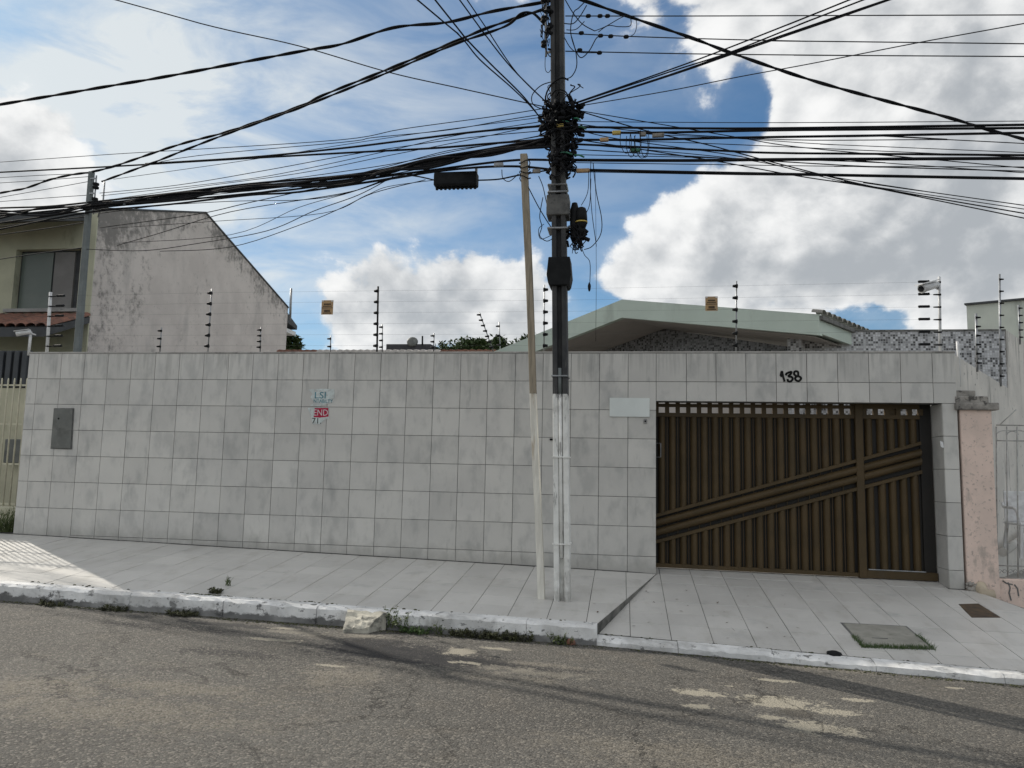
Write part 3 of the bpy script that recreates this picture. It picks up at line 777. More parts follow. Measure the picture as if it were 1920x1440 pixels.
obj('sill_strip', MB().prism([(xp1+.02, YG-.036, zb(xp1)+.092), (xr0, YG-.036, zb(xr0)+.092), (xr0, YG-.036, zb(xr0)+.104), (xp1+.02, YG-.036, zb(xp1)+.104)], (0, .012, 0)), M['steel'], gate)
obj('backing_sheet', MB().prism([(XG0, YG+.032, zb(XG0)), (xr1, YG+.032, zb(xr1)), (xr1, YG+.032, z_r4+.004), (XG0, YG+.032, z_r4+.004)], (0, .012, 0)), M['gate_dark'], gate)
xs = [g3(1100+v/2.341, 880).x for v in (330, 377, 427, 475, 523, 570, 620, 668, 715, 765, 815, 860, 910, 960, 1005, 1055, 1105, 1150)]
step = (xs[-1]-xs[0])/17
xs = [xs[0]+step*i for i in range(18)]
xd = [g3(v, 880).x for v in (1631, 1653.5, 1673.5, 1694, 1715)]
L1a, L1b = g3(1232, 966), g3(1605, 864)
def diag(x, k): # heights of the diagonal's four lines
    pts = [((1232, 966), (1605, 864)), ((1232, 980), (1605, 881)), ((1232, 998), (1605, 898)), ((1232, 1015), (1605, 917))]
    a, b_ = g3(*pts[k][0]), g3(*pts[k][1]); return a.z+(b_.z-a.z)*(x-a.x)/(b_.x-a.x)
def slat(x, z0, z1, w=.090):
    mb = MB(); n = 7; b0 = 0
    prof = [(-w/2, .028), (-w/2+.004, .004), (-w*.30, -.020), (0, -.034), (w*.30, -.020), (w/2-.004, .004), (w/2, .028)]
    for z in (z0, z1):
        for (u, v_) in prof: mb.v.append((x+u, YG+v_, z))
    for i in range(n-1): mb.f.append((i, i+1, n+i+1, n+i)); mb.s.append(True)
    return obj('slat', mb, gm, gate)
for x in xs+xd:
    slat(x, diag(x, 0)+.01, z_r4); slat(x, zb(x)+(.05 if x < xp0 else .09), diag(x, 3)-.01)
for a, b_ in zip(xs[:-1], xs[1:]):
    xm = (a+b_)/2
    obj('thin_rod', MB().box((xm-.004, YG+.006, zb(xm)+.04), (xm+.004, YG+.016, z_r4)), gm, gate)
for x in [xs[0]-step]+xs: # grid posts above
    xm = x+step/2
    if xm < xp0: obj('grid_post', MB().box((xm-.027, YG-.018, z_r3-.002), (xm+.027, YG+.028, zt)), gm, gate)
for px in (1620, 1641, 1662.5, 1683.5, 1705, 1725): 
    xm = g3(px, 770).x; obj('grid_post', MB().box((xm-.027, YG-.018, z_r3-.002), (xm+.027, YG+.028, z_r2+.002)), gm, gate)
obj('grid_plate', MB().box((g3(1662, 770).x, YG+.005, z_r3), (g3(1684, 770).x, YG+.02, z_r2)), gm, gate)
for (xa, xb) in ((XG0, xp0), (xp1, xr0)):
    for k, w in ((0, .022), (3, .022)):
        obj('diagonal_rail', MB().prism([(xa, YG-.04, diag(xa, k)-w), (xb, YG-.04, diag(xb, k)-w), (xb, YG-.04, diag(xb, k)+w), (xa, YG-.04, diag(xa, k)+w)], (0, .07, 0)), gm, gate, bevel=.004)
    for k in (1, 2):
        mb = MB(); h = .05
        prof = [(-h, .02), (-h*.92, -.012), (-h*.55, -.036), (0, -.046), (h*.55, -.036), (h*.92, -.012), (h, .02)]
        for xx in (xa, xb):
            for u, v_ in prof: mb.v.append((xx, YG+v_-.006, diag(xx, k)+u))
        for i in range(6): mb.f.append((i+1, i, 7+i, 7+i+1)); mb.s.append(True)
        obj('diagonal_slat', mb, gm, gate)
hx = g3(1236, 845)
hb = MB(); hb.tube([g3(1231, 831, YG-.07), g3(1239, 831, YG-.07), g3(1239, 857, YG-.07), g3(1231, 857, YG-.07)], .006, 6)
obj('handle', hb, M['steel'], gate)

# ------------------------------------------------------------------ poles
PB, PT = W(1055, 1124, -1.5), W(1045, 0, -1.5)
PD = (PT-PB)/(PT.z-PB.z)
def pole_at(z, dx=0, dy=0): return PB+PD*(z-PB.z)+Vector((dx, dy, 0))
ZP = W(1053, 740, -1.5).z
ZTOP = 8.6
pole = thing('utility_pole', PB, 'tall concrete utility pole with whitewashed foot by the kerb', 'utility pole')
def h_section(z0, z1, mb):
    def hw(z): return .084-.0016*z
    def ring(z):
        w = hw(z); c = pole_at(z); gw, gd, dd = .027, .055, .115
        return [c+Vector(p) for p in ((-w, -dd, 0), (-gw, -dd, 0), (-gw+.008, -dd+gd, 0), (gw-.008, -dd+gd, 0), (gw, -dd, 0), (w, -dd, 0), (w, dd, 0), (gw, dd, 0), (gw-.008, dd-gd, 0), (-gw+.008, dd-gd, 0), (-gw, dd, 0), (-w, dd, 0))]
    n = 8; b0 = len(mb.v)
    for i in range(n+1): mb.v += [tuple(v) for v in ring(z0+(z1-z0)*i/n)]
    for i in range(n):
        for j in range(12):
            j2 = (j+1) % 12; mb.f.append((b0+i*12+j, b0+i*12+j2, b0+(i+1)*12+j2, b0+(i+1)*12+j)); mb.s.append(False)
    mb.f.append(tuple(b0+n*12+j for j in range(12))); mb.s.append(False)
    return mb
obj('whitewashed_foot', h_section(PB.z-.05, ZP, MB()), M['pole_white'], pole, bevel=.006)
obj('shaft', h_section(ZP, ZTOP, MB()), M['pole_dark'], pole, bevel=.006)
zc = W(1053, 1046, -1.6).z; zc2 = W(1053, 690, -1.6).z
obj('conduit', MB().tube([pole_at(zc, -.002, -.094), pole_at(ZP, -.002, -.094)], .021, 10), M['pole_white'], pole)
obj('conduit', MB().tube([pole_at(ZP, -.002, -.094), pole_at(zc2, -.002, -.094)], .021, 10), M['pole_grey'], pole)
for py in (705, 857, 1020):
    z = W(1053, py, -1.6).z; c = pole_at(z); w = .084-.0016*z+.006
    mb = MB(); loop = [Vector((-w, -.124, 0)), Vector((w, -.124, 0)), Vector((w, .122, 0)), Vector((-w, .122, 0)), Vector((-w, -.124, 0))]
    for i in range(4): mb.bar(c+loop[i], c+loop[i+1], .012, .014, (0, 0, 1))
    obj('band', mb, M['pole_white'] if py > 740 else M['steel'], pole)
for z0, z1, ex, mt in ((W(1050, 404, -1.6).z, W(1050, 366, -1.6).z,   .028, M['clamp_grey']), (W(1050, 430, -1.6).z, W(1050, 426, -1.6).z, .02, M['steel']), (W(1050, 362, -1.6).z, W(1050, 358, -1.6).z, .015, M['steel']), (W(1050, 348, -1.6).z, W(1050, 345, -1.6).z, .015, M['steel'])):
    c0 = pole_at(z0); w = .086+ex
    obj('clamp', MB().box((c0.x-w-.02, c0.y-.12-ex*.5, z0), (c0.x+w, c0.y+.12, z1)), mt, pole, bevel=.008)
# insulator rack at the head
rk = MB()
for dxx in (-.12,):
    rk.tube([pole_at(6.15, -.125, -.1), pole_at(7.3, -.125, -.1)], .012, 6)
    for z in (6.2, 6.5, 6.85, 7.2): rk.bar(pole_at(z, -.125, -.1), pole_at(z, -.07, -.1), .02, .02, (0, 0, 1))
obj('rack', rk, M['steel'], pole)
for z in (6.3, 6.6, 6.85):
    obj('insulator', MB().lathe(pole_at(z, -.15, -.1), [(.02, -.035), (.034, -.03), (.034, -.012), (.02, 0), (.034, .012), (.034, .03), (.02, .035)], 10), M['black'], pole)

def bx(c, hx, hy, hz): return MB().box((c.x-hx, c.y-hy, c.z-hz), (c.x+hx, c.y+hy, c.z+hz))
# black sleeve round the pole
c = W(1050, 508, -1.5); zc0, zc1 = W(1050, 535, -1.63).z, W(1050, 482, -1.63).z
ring = lambda w, z: [Vector((c.x-w, -1.65, z)), Vector((c.x+w, -1.65, z)), Vector((c.x+w, -1.36, z)), Vector((c.x-w, -1.36, z))]
mb = MB(); hs = [(.100, zc0), (.118, zc0+.03), (.135, zc0+.12), (.12, zc1-.03), (.118, zc1)]
for i, (w, z) in enumerate(hs): mb.v += [tuple(v) for v in ring(w, z)]
for i in range(len(hs)-1):
    for j in range(4): mb.f.append((i*4+j, i*4+(j+1) % 4, (i+1)*4+(j+1) % 4, (i+1)*4+j)); mb.s.append(False)
mb.f += [(3, 2, 1, 0), tuple(4*(len(hs)-1)+j for j in range(4))]; mb.s += [False, False]
tag(obj('splice_sleeve', mb, M['black'], bevel=.006), 'black boxy sleeve wrapped round the pole below the closures', 'closure')
# bell closure with yellow band
cl = thing('bell_closure', W(1089, 440, -1.5), 'black bell shaped cable closure with a yellow band', 'closure')
c0 = W(1090, 416, -1.52)
obj('dome', MB().lathe(c0, [(.068, 0), (.066, .05), (.058, .12), (.046, .155), (.02, .168)], 14), M['black'], cl)
obj('band', MB().lathe(c0+Vector((0, 0, -.014)), [(.07, 0), (.072, .014)], 14), M['yellow'], cl)
obj('base', MB().lathe(c0+Vector((0, 0, -.16)), [(.03, 0), (.045, .03), (.055, .06), (.048, .09), (.06, .12), (.064, .145)], 12), M['black'], cl)
obj('bracket', MB().bar(c0+Vector((-.14, .02, -.05)), c0+Vector((-.05, 0, -.05)), .03, .03, (0, 0, 1)), M['steel'], cl)
c1 = W(1077, 420, -1.5)
flat = MB(); flat.lathe(c1+Vector((0, 0, -.22)), [(.02, 0), (.045, .06), (.05, .2), (.05, .38), (.03, .46)], 10)
tag(obj('flat_closure', flat, M['black']), 'slim black cable closure between pole and yellow banded one', 'closure')
# hanging splice box left of the pole
bxo = thing('splice_box', W(855, 340, -1.1), 'black finned fibre splice box hanging from the left cables', 'splice box')
a, b2 = W(815, 352, -1.0), W(896, 324, -1.0)
obj('body', MB().box((a.x, -1.08, a.z), (b2.x, -.92, b2.z)), M['black'], bxo, bevel=.02, seg=2)
for i in range(10):
    xx = a.x+.03+(b2.x-a.x-.06)*i/9
    obj('port', MB().lathe((xx, -1.0, a.z-.03), [(.016, 0), (.022, .035)], 8), M['black'], bxo)
for xx in (a.x+.02, b2.x-.02):
    obj('hanger', MB().bar((xx, -1.0, b2.z-.01), (xx, -1.0, b2.z+.07), .03, .02, (0, 1, 0)), M['steel'], bxo)

# thin leaning post
QB, QT = W(1015, 1122, -1.53), W(983, 290, -1.53)
post = thing('leaning_post', QB, 'thin leaning square timber post beside the utility pole', 'post')
def q_at(z): return QB+(QT-QB)*((z-QB.z)/(QT.z-QB.z))
zq = W(1000, 738, -1.53).z
def sq(z0, z1, w0, w1):
    mb = MB(); n = 10
    for i in range(n+1):
        z = z0+(z1-z0)*i/n; w = w0+(w1-w0)*i/n; c_ = q_at(z)+Vector((.004*math.sin(z*2.3), 0, 0))
        mb.v += [(c_.x-w, c_.y-w, z), (c_.x+w, c_.y-w, z), (c_.x+w, c_.y+w, z), (c_.x-w, c_.y+w, z)]
    for i in range(n):
        for j in range(4): mb.f.append((i*4+j, i*4+(j+1) % 4, (i+1)*4+(j+1) % 4, (i+1)*4+j)); mb.s.append(False)
    mb.f.append(tuple(4*n+j for j in range(4))); mb.s.append(False); return mb
obj('whitewashed_foot', sq(QB.z-.03, zq, .038, .036), M['post_white'], post, bevel=.006)
obj('shaft', sq(zq, QT.z, .036, .040), M['post_brown'], post, bevel=.006)
t_ = MB(); c_ = q_at(QT.z-.1)
for k in range(4):
    zz = QT.z-.28+k*.06
    pts = [q_at(zz)+Vector((math.cos(a)*.062, math.sin(a)*.062, .02*math.sin(a*2+k))) for a in [2*math.pi*i/10 for i in range(11)]]
    t_.tube(pts, .006, 5)
obj('cable_tie', t_, M['black_cable'], post)

# left pole
LB, LT = W(145, 660, 1.2), W(172, 322, 1.2)
LP = (LB.x-.05, 1.2)
lp = thing('concrete_pole', (LB.x-.08, 1.2, .4), 'slender grey concrete pole before the mouldy gable house', 'utility pole')
ld = (LT-LB)/(LT.z-LB.z)
def l_at(z, dx=0, dy=0): return LB+ld*(z-LB.z)+Vector((dx, dy, 0))
mb = MB()
for i, z in enumerate([.3+i*(LT.z-.3)/8 for i in range(9)]):
    w = .058-.003*z; c_ = l_at(z); mb.v += [(c_.x-w, c_.y-w, z), (c_.x+w, c_.y-w, z), (c_.x+w, c_.y+w, z), (c_.x-w, c_.y+w, z)]
for i in range(8):
    for j in range(4): mb.f.append((i*4+j, i*4+(j+1) % 4, (i+1)*4+(j+1) % 4, (i+1)*4+j)); mb.s.append(False)
mb.f.append((32, 33, 34, 35)); mb.s.append(False)
obj('shaft', mb, M['pole_grey'], lp, bevel=.012)
mb = MB(); mb.tube([l_at(5.45, .13, -.05), l_at(6.1, .13, -.05)], .012, 6)
for z in (5.55, 5.8, 6.05): mb.bar(l_at(z, .03, -.05), l_at(z, .13, -.05), .02, .02, (0, 0, 1))
obj('rack', mb, M['steel'], lp)
for z in (5.67, 5.92):
    obj('insulator', MB().lathe(l_at(z, .14, -.06), [(.02, -.05), (.05, -.045), (.05, -.015), (.025, 0), (.05, .015), (.05, .045), (.02, .05)], 10), M['black'], lp)
obj('bracket_rod', MB().tube([l_at(5.4, .2, -.03), l_at(5.7, .27, -.03), l_at(6.0, .27, -.03)], .012, 6), M['steel'], lp)

# ------------------------------------------------------------------ cables
P0 = (7.57, -1.5)
PLN = {'L': (P0, (LP[0]-P0[0], LP[1]-P0[1])), 'S': (P0, (-1, 0)), 'R': (P0, (1, -.015)), 'U': (P0, (-.45, -1)), 'V': (P0, (1, -.6)),
       'T': (P0, (1, -.3)), 'D': (P0, (1, .28)), 'X': (P0, (-1, -.25)), 'H': (P0, (1, .02))}
ORD = ['topmost', 'second from top', 'third from top', 'fourth from top', 'fifth from top', 'sixth from top', 'seventh from top', 'eighth from top', 'ninth from top', 'tenth from top', 'eleventh from top', 'twelfth from top', 'thirteenth from top', 'fourteenth from top', 'fifteenth from top', 'lowest']
def cable(name, plane, r, pts, label, group, ext=(0, 0), twist=0, mt='black_cable', cat='cable', dy=0.0):
    p0, d = PLN[plane]
    p0 = (p0[0], p0[1]+dy)
    q = [V2(px, py, p0, d) for px, py in pts]
    if ext[0]: q.insert(0, q[0]+(q[0]-q[1]).normalized()*ext[0])
    if ext[1]: q.append(q[-1]+(q[-1]-q[-2]).normalized()*ext[1])
    path = smooth_path(q, 10 if twist else 6)
    mb = MB()
    if twist:
        L = 0
        dense = []
        for i in range(len(path)-1):
            k = max(1, int((path[i+1]-path[i]).length/.05))
            for j in range(k): dense.append(path[i].lerp(path[i+1], j/k))
        dense.append(path[-1])
        for s_ in range(twist):
            pp = []
            L = 0
            for i, p in enumerate(dense):
                if i: L += (p-dense[i-1]).length
                a = L*2*math.pi/.85+s_*2*math.pi/twist
                pp.append(p+Vector((0, math.cos(a), math.sin(a)))*r*.72)
            mb.tube(pp, r, 5)
    else: mb.tube(path, r, 6)
    return tag(obj(name, mb, M[mt]), label, cat, group)
GL, GR, GD = 'cables strung to the left of the utility pole', 'cables strung to the right of the utility pole', 'drop wires over the road'
cable('power_cable', 'S', .012, [(0, 196), (213, 160), (320, 142), (560, 97), (640, 83), (738, 52), (838, 42), (921, 22), (1010, 6)], 'thick twisted power cable highest of those rising from the left edge', GL, (4, .2), 2)
cable('power_cable', 'L', .012, [(0, 362), (47, 353), (93, 337), (133, 328), (173, 322), (213, 312), (287, 287), (350, 267), (433, 245), (560, 200), (607, 178), (727, 130), (860, 75), (921, 50), (1018, 18)], 'twisted power cable passing over the head of the concrete pole', GL, (4, .1), 2)
cable('power_cable', 'L', .011, [(200, 337), (287, 305), (350, 280), (423, 252), (560, 203), (727, 136), (793, 108), (860, 80), (946, 50), (977, 26), (999, 25), (1018, 42)], 'twisted power cable ending on the concrete pole rack', GL, (.1, .05), 2, dy=-.03)
LT_ = []
for pts, r in [
    ([(0, 304), (213, 289), (367, 280), (640, 262), (754, 242), (921, 219), (1016, 204)], .005),
    ([(213, 333), (333, 297), (640, 267), (699, 258), (838, 244), (949, 225), (1018, 214)], .005),
    ([(187, 362), (333, 347), (500, 319), (640, 293), (754, 275), (880, 258), (1020, 245)], .005),
    ([(190, 367), (433, 340), (560, 319), (727, 283), (850, 255), (1015, 228)], .0045),
    ([(180, 378), (360, 352), (560, 325), (727, 292), (880, 262), (1022, 232)], .0045),
    ([(213, 336), (467, 300), (640, 272), (800, 248), (1015, 220)], .004),
    ([(185, 384), (420, 352), (640, 322), (754, 304), (870, 280), (1020, 254)], .005),
    ([(190, 386), (467, 358), (600, 341), (727, 312), (838, 283), (930, 270), (1024, 252)], .005),
    ([(187, 427), (367, 402), (467, 380), (640, 343), (760, 322), (860, 300), (1025, 268)], .006),
    ([(220, 460), (300, 437), (433, 397), (640, 363), (720, 340), (800, 318)], .0055),
    ([(160, 467), (267, 470), (367, 457), (500, 433), (590, 395), (671, 366), (732, 334)], .0055),
    ([(300, 471), (433, 463), (567, 420), (640, 390), (700, 362), (790, 339)], .005),
    ([(187, 400), (400, 372), (560, 350), (700, 330), (800, 305)], .005),
    ([(190, 392), (420, 378), (560, 375), (643, 364), (716, 339)], .005),
    ([(230, 455), (433, 440), (560, 389), (657, 361), (727, 336)], .004),
    ([(210, 428), (400, 415), (604, 400), (685, 367), (727, 350), (812, 338)], .004),
    ]: LT_.append((pts, r))
def y_at(pts, x):
    for (x0, y0), (x1, y1) in zip(pts[:-1], pts[1:]):
        if x0 <= x <= x1: return y0+(y1-y0)*(x-x0)/(x1-x0)
    return pts[-1][1]
LT_.sort(key=lambda q: y_at(q[0], 620))
for k, (pts, r) in enumerate(LT_): cable('thin_cable', 'L', r, pts, 'thin cable in the left fan, '+ORD[k if k < len(LT_)-1 else 15]+' of these above the posters', GL, (0, .02))
cable('trunk_cable', 'L', .013, [(0, 323), (213, 312), (360, 303), (640, 287), (810, 278), (921, 269), (1027, 261)], 'thick black trunk cable just over the hanging cable bundle, reaching the left edge', GL, (4, .02))
cable('trunk_cable', 'L', .013, [(273, 307), (467, 295), (640, 278), (754, 264), (893, 247), (1020, 236)], 'thick black trunk cable in the middle of the left fan', GL, (0, .02))
bund = 'thick black cable in the sagging bundle left of the pole'
for k, (o1, o2) in enumerate([(0, 0), (-5, -4), (4, 5), (-2, 9), (7, -3), (1, 13)]):
    cable('bundle_cable', 'L', .0155, [(0, 398+o1*1.6), (90, 391+o2), (180, 383+o1), (320, 366+o2*.8), (467, 350+o1), (640, 334+o2), (727, 320+o1*.7), (810, 301+o2), (921, 284+o1), (1030, 262+o2)], bund, GL, (4, .02), dy=-.02*k)
for k, o1 in enumerate([0, 6]):
    cable('bundle_cable', 'L', .0135, [(0, 418+o1*2), (100, 404+o1), (190, 389+o1), (320, 377+o1), (467, 363+o1*.5), (560, 354+o1), (727, 330+o1), (810, 319+o1*.6), (893, 308+o1), (971, 300+o1*2), (1034, 300+o1*3)], 'black cable on the underside of the sagging left bundle', GL, (4, 0), dy=-.05)
cable('bundle_cable', 'L', .009, [(560, 361), (713, 337), (766, 329), (816, 338)], 'short black cable entering the finned splice box', GL, dy=.2)
cable('bundle_cable', 'L', .009, [(896, 338), (935, 336), (975, 328), (1034, 318)], 'short black cable leaving the finned splice box', GL, dy=.2)
for pts in ([(0, 333), (90, 328), (170, 325)], [(0, 343), (80, 338), (168, 331)], [(0, 378), (90, 371), (163, 366)], [(0, 370), (80, 356), (168, 340)]):
    cable('thin_cable', 'L', .005, pts, 'thin black cable leaving the concrete pole leftward, '+(ORD[{333: 0, 343: 1, 370: 2, 378: 15}[pts[0][1]]])+' of four', GL, (4, 0))
for pts in ([(0, 425), (90, 414), (165, 406)], [(0, 440), (90, 428), (165, 416)], [(0, 486), (80, 474), (160, 464)]):
    cable('thin_cable', 'L', .008, pts, 'dark cable crossing before the olive house front, '+{425: 'topmost', 440: 'middle', 486: 'lowest'}[pts[0][1]], GL, (4, 0), mt='grey_cable')
# right hand spans
cable('bare_wire', 'R', .006, [(1060, 30), (1300, 30), (1600, 29), (1920, 28)], 'topmost of three level wires right of the pole', GR, (0, 25), mt='grey_cable')
cable('bare_wire', 'R', .006, [(1058, 62), (1200, 69), (1500, 77), (1920, 82)], 'middle of three level wires right of the pole', GR, (0, 25), mt='grey_cable')
cable('bare_wire', 'R', .006, [(1060, 96), (1300, 101), (1600, 104), (1920, 106)], 'lowest of three level wires right of the pole', GR, (0, 25), mt='grey_cable')
cable('power_cable', 'D', .013, [(1060, -10), (1106, 5), (1185, 33), (1299, 72), (1373, 100), (1517, 149), (1649, 186), (1780, 221), (1859, 245), (1920, 261)], 'thick twisted cable descending to the right edge', GR, (0, 6), 2)
for k, pts in enumerate([[(1075, 194), (1255, 131), (1360, 92), (1500, 37), (1592, 0)], [(1076, 195), (1255, 135), (1369, 98), (1517, 39), (1618, 0)], [(1078, 198), (1262, 138), (1386, 94), (1570, 31), (1662, 0)], [(1078, 199), (1262, 140), (1386, 97), (1570, 34), (1667, 0)]]):
    cable('drop_wire', 'V', .007, pts, 'black drop wire rising to the upper right, '+ORD[k if k < 3 else 15]+' of four', GD, (0, 6))
cable('drop_wire', 'T', .005, [(1078, 200), (1250, 171), (1386, 144), (1517, 120), (1727, 79), (1920, 44)], 'thin grey drop wire crossing the big right hand cloud', GD, (0, 6), mt='grey_cable')
UW = ['first from the left', 'second from the left', 'third from the left', 'rightmost']
for pts, r in [([(783, 0), (860, 65), (900, 112), (960, 165), (1000, 205), (1035, 252)], .007), ([(816, 0), (872, 70), (920, 120), (985, 185), (1030, 246)], .008), ([(862, 0), (900, 52), (960, 128), (1033, 200)], .007), ([(876, 0), (910, 50), (970, 138), (1036, 202)], .006)]:
    cable('drop_wire', 'U', r, pts, 'black drop wire falling steeply to the pole, '+UW.pop(0)+' at the top edge', GD, (5, .02))
cable('drop_wire', 'X', .006, [(218, 0), (400, 50), (560, 86), (727, 135), (860, 165), (960, 187), (1020, 200)], 'long thin wire crossing the sky from the upper left', GD, (6, .02), mt='grey_cable')
RT_ = []
for pts, r in [
    ([(1090, 208), (1268, 238), (1386, 258), (1500, 276), (1780, 302), (1920, 315)], .005),
    ([(1092, 210), (1211, 245), (1325, 271), (1456, 306), (1627, 348), (1780, 376), (1920, 400)], .0065),
    ([(1085, 262), (1189, 278), (1342, 302), (1496, 330), (1649, 354), (1920, 409)], .006),
    ([(1088, 245), (1168, 262), (1386, 293), (1517, 324), (1736, 359), (1920, 385)], .005),
    ([(1080, 232), (1211, 247), (1474, 262), (1780, 262), (1920, 269)], .005),
    ([(1080, 245), (1386, 260), (1561, 271), (1920, 286)], .004),
    ([(1080, 280), (1447, 302), (1649, 313), (1920, 321)], .006),
    ([(1080, 305), (1300, 308), (1600, 312), (1920, 313)], .0045),
    ([(1080, 262), (1300, 268), (1600, 281), (1920, 295)], .0045),
    ([(1080, 290), (1340, 296), (1649, 305), (1920, 324)], .0045),
    ([(1080, 228), (1400, 230), (1649, 229), (1920, 227)], .004),
    ([(1080, 270), (1400, 300), (1600, 344), (1920, 392)], .0045),
    ([(1080, 322), (1400, 328), (1700, 330), (1920, 334)], .004)]: RT_.append((pts, r))
RT_.sort(key=lambda q: q[0][-1][1])
for k, (pts, r) in enumerate(RT_): cable('thin_cable', 'R', r, pts, 'thin cable fanning right of the pole, '+ORD[k if k < len(RT_)-1 else 15]+' of these at the frame edge', GR, (.05, 18))
for lab, pts, r in [
    ('thick black cable topmost of the level right hand spans', [(1070, 238), (1364, 241), (1649, 238), (1920, 234)], .010),
    ('thick black cable second in the level right hand spans', [(1075, 246), (1200, 249), (1474, 244), (1920, 240)], .010),
    ('thick black cable with orange tags right of the pole', [(1070, 262), (1200, 262), (1386, 258), (1649, 254), (1920, 249)], .010),
    ('thick black cable sagging above the two lowest spans', [(1070, 270), (1342, 282), (1474, 287), (1920, 291)], .009),
    ('thickest black cable second lowest of the right hand spans', [(1060, 300), (1280, 301), (1474, 299), (1920, 297)], .013),
    ('thick black cable lowest of the right hand spans', [(1060, 318), (1342, 324), (1605, 329), (1920, 335)], .012)]:
    cable('trunk_cable', 'R', r*1.3, pts, lab, GR, (.05, 18))
# ties, clamps and tags on the spans
for px, py, pl in ((1103, 30, 'R'), (1125, 30, 'R'), (1139, 30, 'R'), (1090, 62, 'R'), (1126, 67, 'R'), (1145, 68, 'R'), (1174, 69, 'R'), (1087, 94, 'R'), (1124, 99, 'R')):
    c = V2(px, py, *PLN[pl])
    tag(obj('wire_clamp', MB().tube([c-Vector((.03, 0, 0)), c-Vector((.015, 0, 0)), c+Vector((.015, 0, 0)), c+Vector((.03, 0, 0))], lambda u: .012+.012*math.sin(u*math.pi), 8), M['black']), 'small black clamp on the '+{0: 'topmost', 1: 'middle', 2: 'lowest'}[0 if py < 40 else 1 if py < 80 else 2]+' level wire, '+{1103: 'first', 1125: 'second', 1139: 'third', 1090: 'first', 1126: 'second', 1145: 'third', 1174: 'fourth', 1087: 'first', 1124: 'second'}[px]+' from the pole', 'clamp', 'clamps on the level wires')
for px, py, w, mt, lab in ((1156, 249, 16, 'yellow', 'yellow tag hanging on the cables right of the pole'), (1205, 252, 12, 'old_stone', 'grey junction lump left of the brown one on the right cables'), (1234, 254, 22, 'old_stone', 'large grey brown junction lump on the right cables'), (1133, 262, 16, 'tag_orange', 'orange tag on the second cable right of the pole'), (1093, 320, 25, 'tag_orange', 'orange tag on the lowest cable beside the pole'),
        (1006, 321, 15, 'old_stone', 'dull tag between leaning post and pole'), (935, 309, 18, 'steel', 'grey clamp on the cables left of the leaning post'), (1050, 236, 14, 'yellow', 'yellow label on the pole in the cable tangle')):
    c = V2(px, py, (P0[0], P0[1]-(.13 if px == 1050 else .015)), (1, 0))
    k = w/1440*8.6/2
    tag(obj('cable_tag', MB().box((c.x-k, c.y-.02, c.z-.022), (c.x+k, c.y+.02, c.z+.022)), M[mt], bevel=.008, seg=2), lab, 'cable tag')
c = V2(1191, 282, *PLN['R'])
tag(obj('cable_tag', MB().box((c.x-.055, c.y-.02, c.z-.018), (c.x+.055, c.y+.02, c.z+.018)), M['green_plastic'], bevel=.006), 'green tie holding the hanging wire loops', 'cable tag')
# loops and hanging wires
def loop(pts, r, lab, Y=-1.56, grp='loose wire loops at the pole'):
    q = smooth_path([W(px, py, Y+.03*math.sin(i*1.7)) for i, (px, py) in enumerate(pts)], 6)
    tag(obj('wire_loop', MB().tube(q, r, 5), M['black_cable']), lab, 'wire', grp)
lh = 'thin black wire loop hanging right of the pole'
loop([(1112, 305), (1118, 360), (1128, 410), (1126, 440), (1110, 462), (1095, 468)], .005, lh)
loop([(1108, 300), (1107, 350), (1110, 400), (1117, 452), (1118, 462)], .004, lh)
loop([(1104, 320), (1102, 360), (1090, 385)], .004, lh)
loop([(1108, 335), (1106, 380), (1100, 398)], .004, lh)
loop([(1116, 320), (1118, 500), (1117, 640)], .0022, 'very thin straight wire hanging down before the mint gable')
loop([(1090, 462), (1096, 478), (1106, 492), (1106, 530)], .004, 'short wire with a black plug hanging below the closures')
c = W(1105, 538, -1.55)
tag(obj('cable_plug', MB().lathe(c+Vector((0, 0, -.05)), [(.006, 0), (.014, .02), (.018, .06), (.012, .085), (.005, .1)], 8), M['black']), 'small black plug dangling beside the pole', 'plug')
lg = 'black wire loop curling left of the pole'
loop([(1040, 152), (1015, 160), (998, 178), (1000, 196), (1020, 206)], .006, lg)
loop([(1018, 370), (1012, 405), (1016, 425), (1012, 442), (1025, 452), (1038, 446)], .005, lg)
loop([(1020, 420), (1010, 430), (1014, 448), (1036, 440)], .004, lg)
loop([(990, 350), (1008, 385), (1024, 412), (1036, 430)], .006, lg)
loop([(1010, 330), (1018, 350), (1026, 385), (1034, 405)], .005, lg)
loop([(941, 318), (943, 334), (955, 340), (972, 326)], .005, 'black wire loop hanging left of the leaning post')
loop([(1028, 20), (1022, 60), (1023, 90), (1030, 105), (1036, 105)], .006, lg, -1.6)
loop([(1020, 40), (1024, 70), (1022, 125), (1028, 136), (1034, 128)], .004, lg, -1.6)
lr = 'black jumper wire curving between pole and level wires'
loop([(1060, 0), (1075, 25), (1092, 45), (1115, 58)], .006, lr)
loop([(1100, 0), (1085, 15), (1075, 25), (1070, 60), (1080, 95), (1090, 108), (1105, 95), (1118, 72), (1128, 66)], .006, lr)
loop([(1058, 44), (1075, 44), (1088, 30), (1100, 10)], .006, lr)
loop([(1062, 56), (1080, 55), (1096, 40)], .005, lr)
loop([(1058, 70), (1070, 90), (1085, 98), (1124, 99)], .005, lr)
loop([(1115, 58), (1135, 50), (1165, 33), (1180, 30), (1182, 48), (1160, 50), (1140, 48), (1122, 60)], .005, lr)
loop([(1190, 32), (1194, 45), (1190, 62), (1180, 69)], .004, lr)
loop([(1059, 149), (1072, 143), (1081, 125), (1080, 100), (1072, 70)], .006, lr)
lo_ = 'thin wire loop gathered by the green tie'
